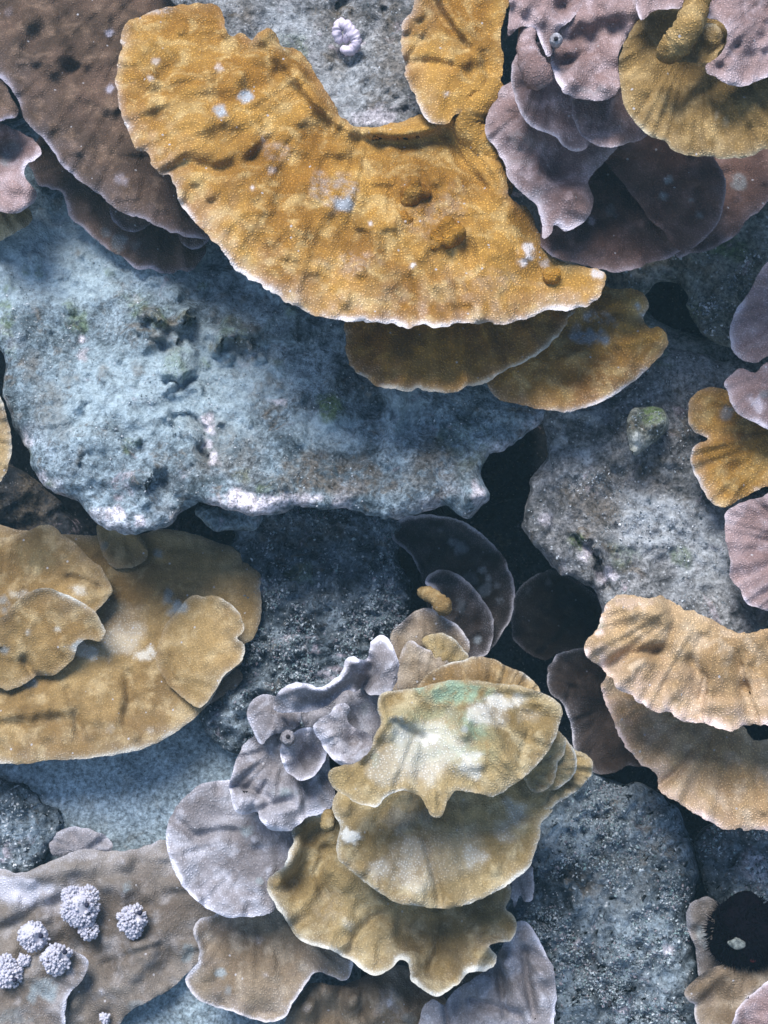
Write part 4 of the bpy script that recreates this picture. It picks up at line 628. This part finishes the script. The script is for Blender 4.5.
# white tufts
M['tuft'] = plain_mat('white_tuft', (.52,.50,.56), (.36,.36,.44), 120, .7, .001)
M['pore'] = plain_mat('dark_pore', (.03,.03,.06), (.02,.02,.04), 60)
def tuft(x, y, w, r, pore, label, sub=()):
    t = thing('white_tuft', label, 'sponge', x, y, w, 'white knobbly tufts on the encrusting coral')
    blob('body', x, y, w, r * .82, M['tuft'], t, (1, 1, .9), .3, .7, 14)
    vs, fs = [], []; ico = [(0,0,1),(1,0,0),(0,1,0),(-1,0,0),(0,-1,0),(0,0,-1)]
    f0 = [(0,1,2),(0,2,3),(0,3,4),(0,4,1),(5,2,1),(5,3,2),(5,4,3),(5,1,4)]
    me_parts = []
    centres = [(x, y, r, int(r * r * 1.5))] + [(a, b, c, int(c * c * 1.6)) for a, b, c in sub]
    for cx, cy, cr, n in centres:
        for k in range(max(n, 14)):
            z = 1 - (k + .5) / max(n, 14) * 1.15; ph = k * 2.39996 + RNG.normal(0, .45); s = math.sqrt(max(0, 1 - z * z))
            d = np.array([s * math.cos(ph), s * math.sin(ph), z]); q = cr * (RNG.uniform(.80, 1.04) + .13 * float(noise(d[0]*2.2 + cx, d[1]*2.2, d[2]*2.2, 5)))
            if pore and math.hypot(cx + d[0]*q - pore[0], cy - d[1]*q - pore[1]) < 4.0: continue
            c0 = np.array(P(cx, cy, w)) + (d[0] * U_ + d[1] * V_ + d[2] * .9 * W_) * q / PX
            s_ = RNG.uniform(.7, 1.7) / PX; dd = d[0] * U_ + d[1] * V_ + d[2] * W_
            a_ = np.cross(dd, [.2, .9, .4]); a_ /= np.linalg.norm(a_); b_ = np.cross(dd, a_)
            b0 = len(vs)
            for (p, q2, h) in [(0,0,1.3)] + [(math.cos(i*1.0472), math.sin(i*1.0472), .5) for i in range(6)] + [(.8*math.cos(i*1.0472), .8*math.sin(i*1.0472), -1.6) for i in range(6)]:
                vs.append(c0 + s_ * (p * a_ + q2 * b_ + h * dd))
            for i in range(6):
                j = (i + 1) % 6; fs += [(b0, b0+1+i, b0+1+j), (b0+1+i, b0+7+i, b0+7+j), (b0+1+i, b0+7+j, b0+1+j)]
    o = mesh_from('nodules', np.array(vs), np.array(fs), M['tuft'], t); o['kind'] = 'stuff'
    if pore: branch('pore', [(pore[0], pore[1], w + .5 * r / PX), (pore[0], pore[1], w + 1.02 * r / PX)], [2.6, 2.3], M['pore'], t, 10, 0, 6)
tuft(80,908,.035,18,(87,905),'largest white knobbly tuft, uppermost of the white cluster on the encrusting coral',[(89,930,9),(72,895,9),(90,895,9)])
tuft(133,919,.035,14,(140,913),'white tuft with a dark pore standing alone at the right of the cluster',[(134,930,8)])
tuft(34,936,.045,14,(41,936),'round white tuft left of the largest one, above the blue-grey bare patch')
tuft(57,958,.055,14,(65,952),'white tuft touching the upper right of the blue-grey bare patch',[(56,968,7)])
tuft(9,973,.055,13,(15,980),'white tuft cut by the left edge of the photo',[(6,962,8)])
tuft(24,960,.052,6,None,'smallest white tuft, squeezed between two others at the left')
tuft(105,1018,.04,5,None,'tiny white tuft alone near the bottom edge')

# ------------------------------------------------------------ lower right: frilled coral and black sponge
t = thing('plate_coral', 'grey-brown frilled plate coral cupped round the black sponge at the bottom right', 'coral', 720, 960, .0, GC)
plate('plate', [(686,915),(690,905),(700,899),(712,898),(730,910),(760,950),(740,975),(715,985),(700,978),(697,962),(695,948),(690,935)], M['dusk'], .045, (710,940), gy=.3, ctr=(740,930), parent=t, rdir=(-1,0), rim=(.8,3), cren=.6, ruf=(.02,20,10), bumps=[(705,930,12,-.012)], spots=[(703,935,(8,14),2,.7)])
plate('plate', [(699,976),(690,984),(685,994),(689,1001),(695,1004),(694,1014),(700,1030),(730,1050),(740,1020),(745,1000),(768,985),(830,950),(830,930),(760,960),(720,965)], M['taupe'], .085, (720,990), gy=.3, ctr=(750,950), parent=t, rdir=(-.5,.8), rim=(1,3.5), cren=.6, ruf=(.02,22,12), bumps=[(715,1000,16,-.018)])
plate('plate', [(728,1050),(734,1016),(742,1004),(747,997),(758,989),(768,981),(830,950),(830,1060)], M['mauve'], .125, (760,1010), gy=.25, ctr=(800,1040), parent=t, rdir=(-.7,-.7), rim=(1,4), cren=.6, ruf=(.01,22,10))
M['black'] = plain_mat('black_sponge', (.005,.003,.006), (.002,.0015,.003), 240, 1.0, .003, .0)
M['wspot'] = plain_mat('pale_patch', (.22,.24,.23), (.05,.06,.06), 260)
M['rspot'] = plain_mat('red_patch', (.22,.04,.03), (.12,.02,.02), 90)
t = thing('black_sponge', 'rounded black sponge with a small pale patch, sitting in the frilled coral bottom right', 'sponge', 742, 930, .05)
blob('body', 746, 930, .075, 35, M['black'], t, (1.02, .88, .62), .22, .8, 60, .035)
vs, fs = [], []
for k in range(2200):
    z = RNG.uniform(.05, 1); ph = RNG.uniform(0, 2 * math.pi); s = math.sqrt(1 - z * z); d = s * math.cos(ph) * U_ + s * math.sin(ph) * V_ + z * W_
    p0 = np.array(P(744, 931, .075)) + 33.5 / PX * (1.02 * s * math.cos(ph) * U_ + .92 * s * math.sin(ph) * V_ + .62 * z * W_)
    d = d + RNG.normal(0, .35, 3); d /= np.linalg.norm(d); a_ = np.cross(d, [.3, .8, .5]); a_ /= np.linalg.norm(a_); b_ = np.cross(d, a_); r_ = .7 / PX; b0 = len(vs)
    vs += [p0 + r_ * a_, p0 - r_ * a_ * .5 + r_ * b_, p0 - r_ * a_ * .5 - r_ * b_, p0 + d * RNG.uniform(3, 11) / PX]; fs += [(b0, b0+1, b0+3), (b0+1, b0+2, b0+3), (b0+2, b0, b0+3)]
o = mesh_from('bristles', np.array(vs), np.array(fs), M['black'], t, smooth=False); o['kind'] = 'stuff'
blob('pale_patch', 737, 943, .1045, 6.5, M['wspot'], t, (1.25, .8, .32), .4, .8, 18)
blob('red_patch', 753, 958, .092, 6.5, M['rspot'], t, (1.2, .5, .4), .5, .6, 14)

# ------------------------------------------------------------ small things
M['shell'] = plain_mat('shell_white', (.66,.58,.68), (.48,.42,.52), 70, .5, .001)
t = thing('worm_shell', 'knobbly white shell with a hollow centre on the grey rock hollow at the top', 'shell', 346, 37, .02)
sp = [(340,44,.040),(337,34,.046),(339,26,.048),(345,25,.050),(351,32,.050),(356,40,.048),(354,48,.046),(347,51,.045),(341,48,.042)]
branch('rim', sp, [4.5,4.6,5,5.5,5.6,5.5,5.2,4.6,3.2], M['shell'], t, 12, .25)
branch('spire', [(345,41,.036),(348,36,.046),(350,33,.052)], [5,4.5,3], M['shell'], t, 10, .2)
# ------------------------------------------------------------ the water's own haze
hv = [(x, y, z) for z in (-3.2, 2.2) for y in (-3.2, 3.2) for x in (-3.4, 3.4)]
hm = bpy.data.meshes.new('haze'); hm.from_pydata(hv, [], [(0,2,3,1),(4,5,7,6),(0,1,5,4),(2,6,7,3),(0,4,6,2),(1,3,7,5)])
hz = bpy.data.objects.new('haze', hm); COL.objects.link(hz); hz['kind'] = 'stuff'
m = bpy.data.materials.new('water_haze'); m.use_nodes = True; t_ = m.node_tree; t_.nodes.clear()
vo = t_.nodes.new('ShaderNodeVolumePrincipled'); vo.inputs['Color'].default_value = (.40, .74, .92, 1); vo.inputs['Density'].default_value = .028
vo.inputs['Anisotropy'].default_value = .2; ou = t_.nodes.new('ShaderNodeOutputMaterial'); t_.links.new(vo.outputs[0], ou.inputs['Volume']); hm.materials.append(m)
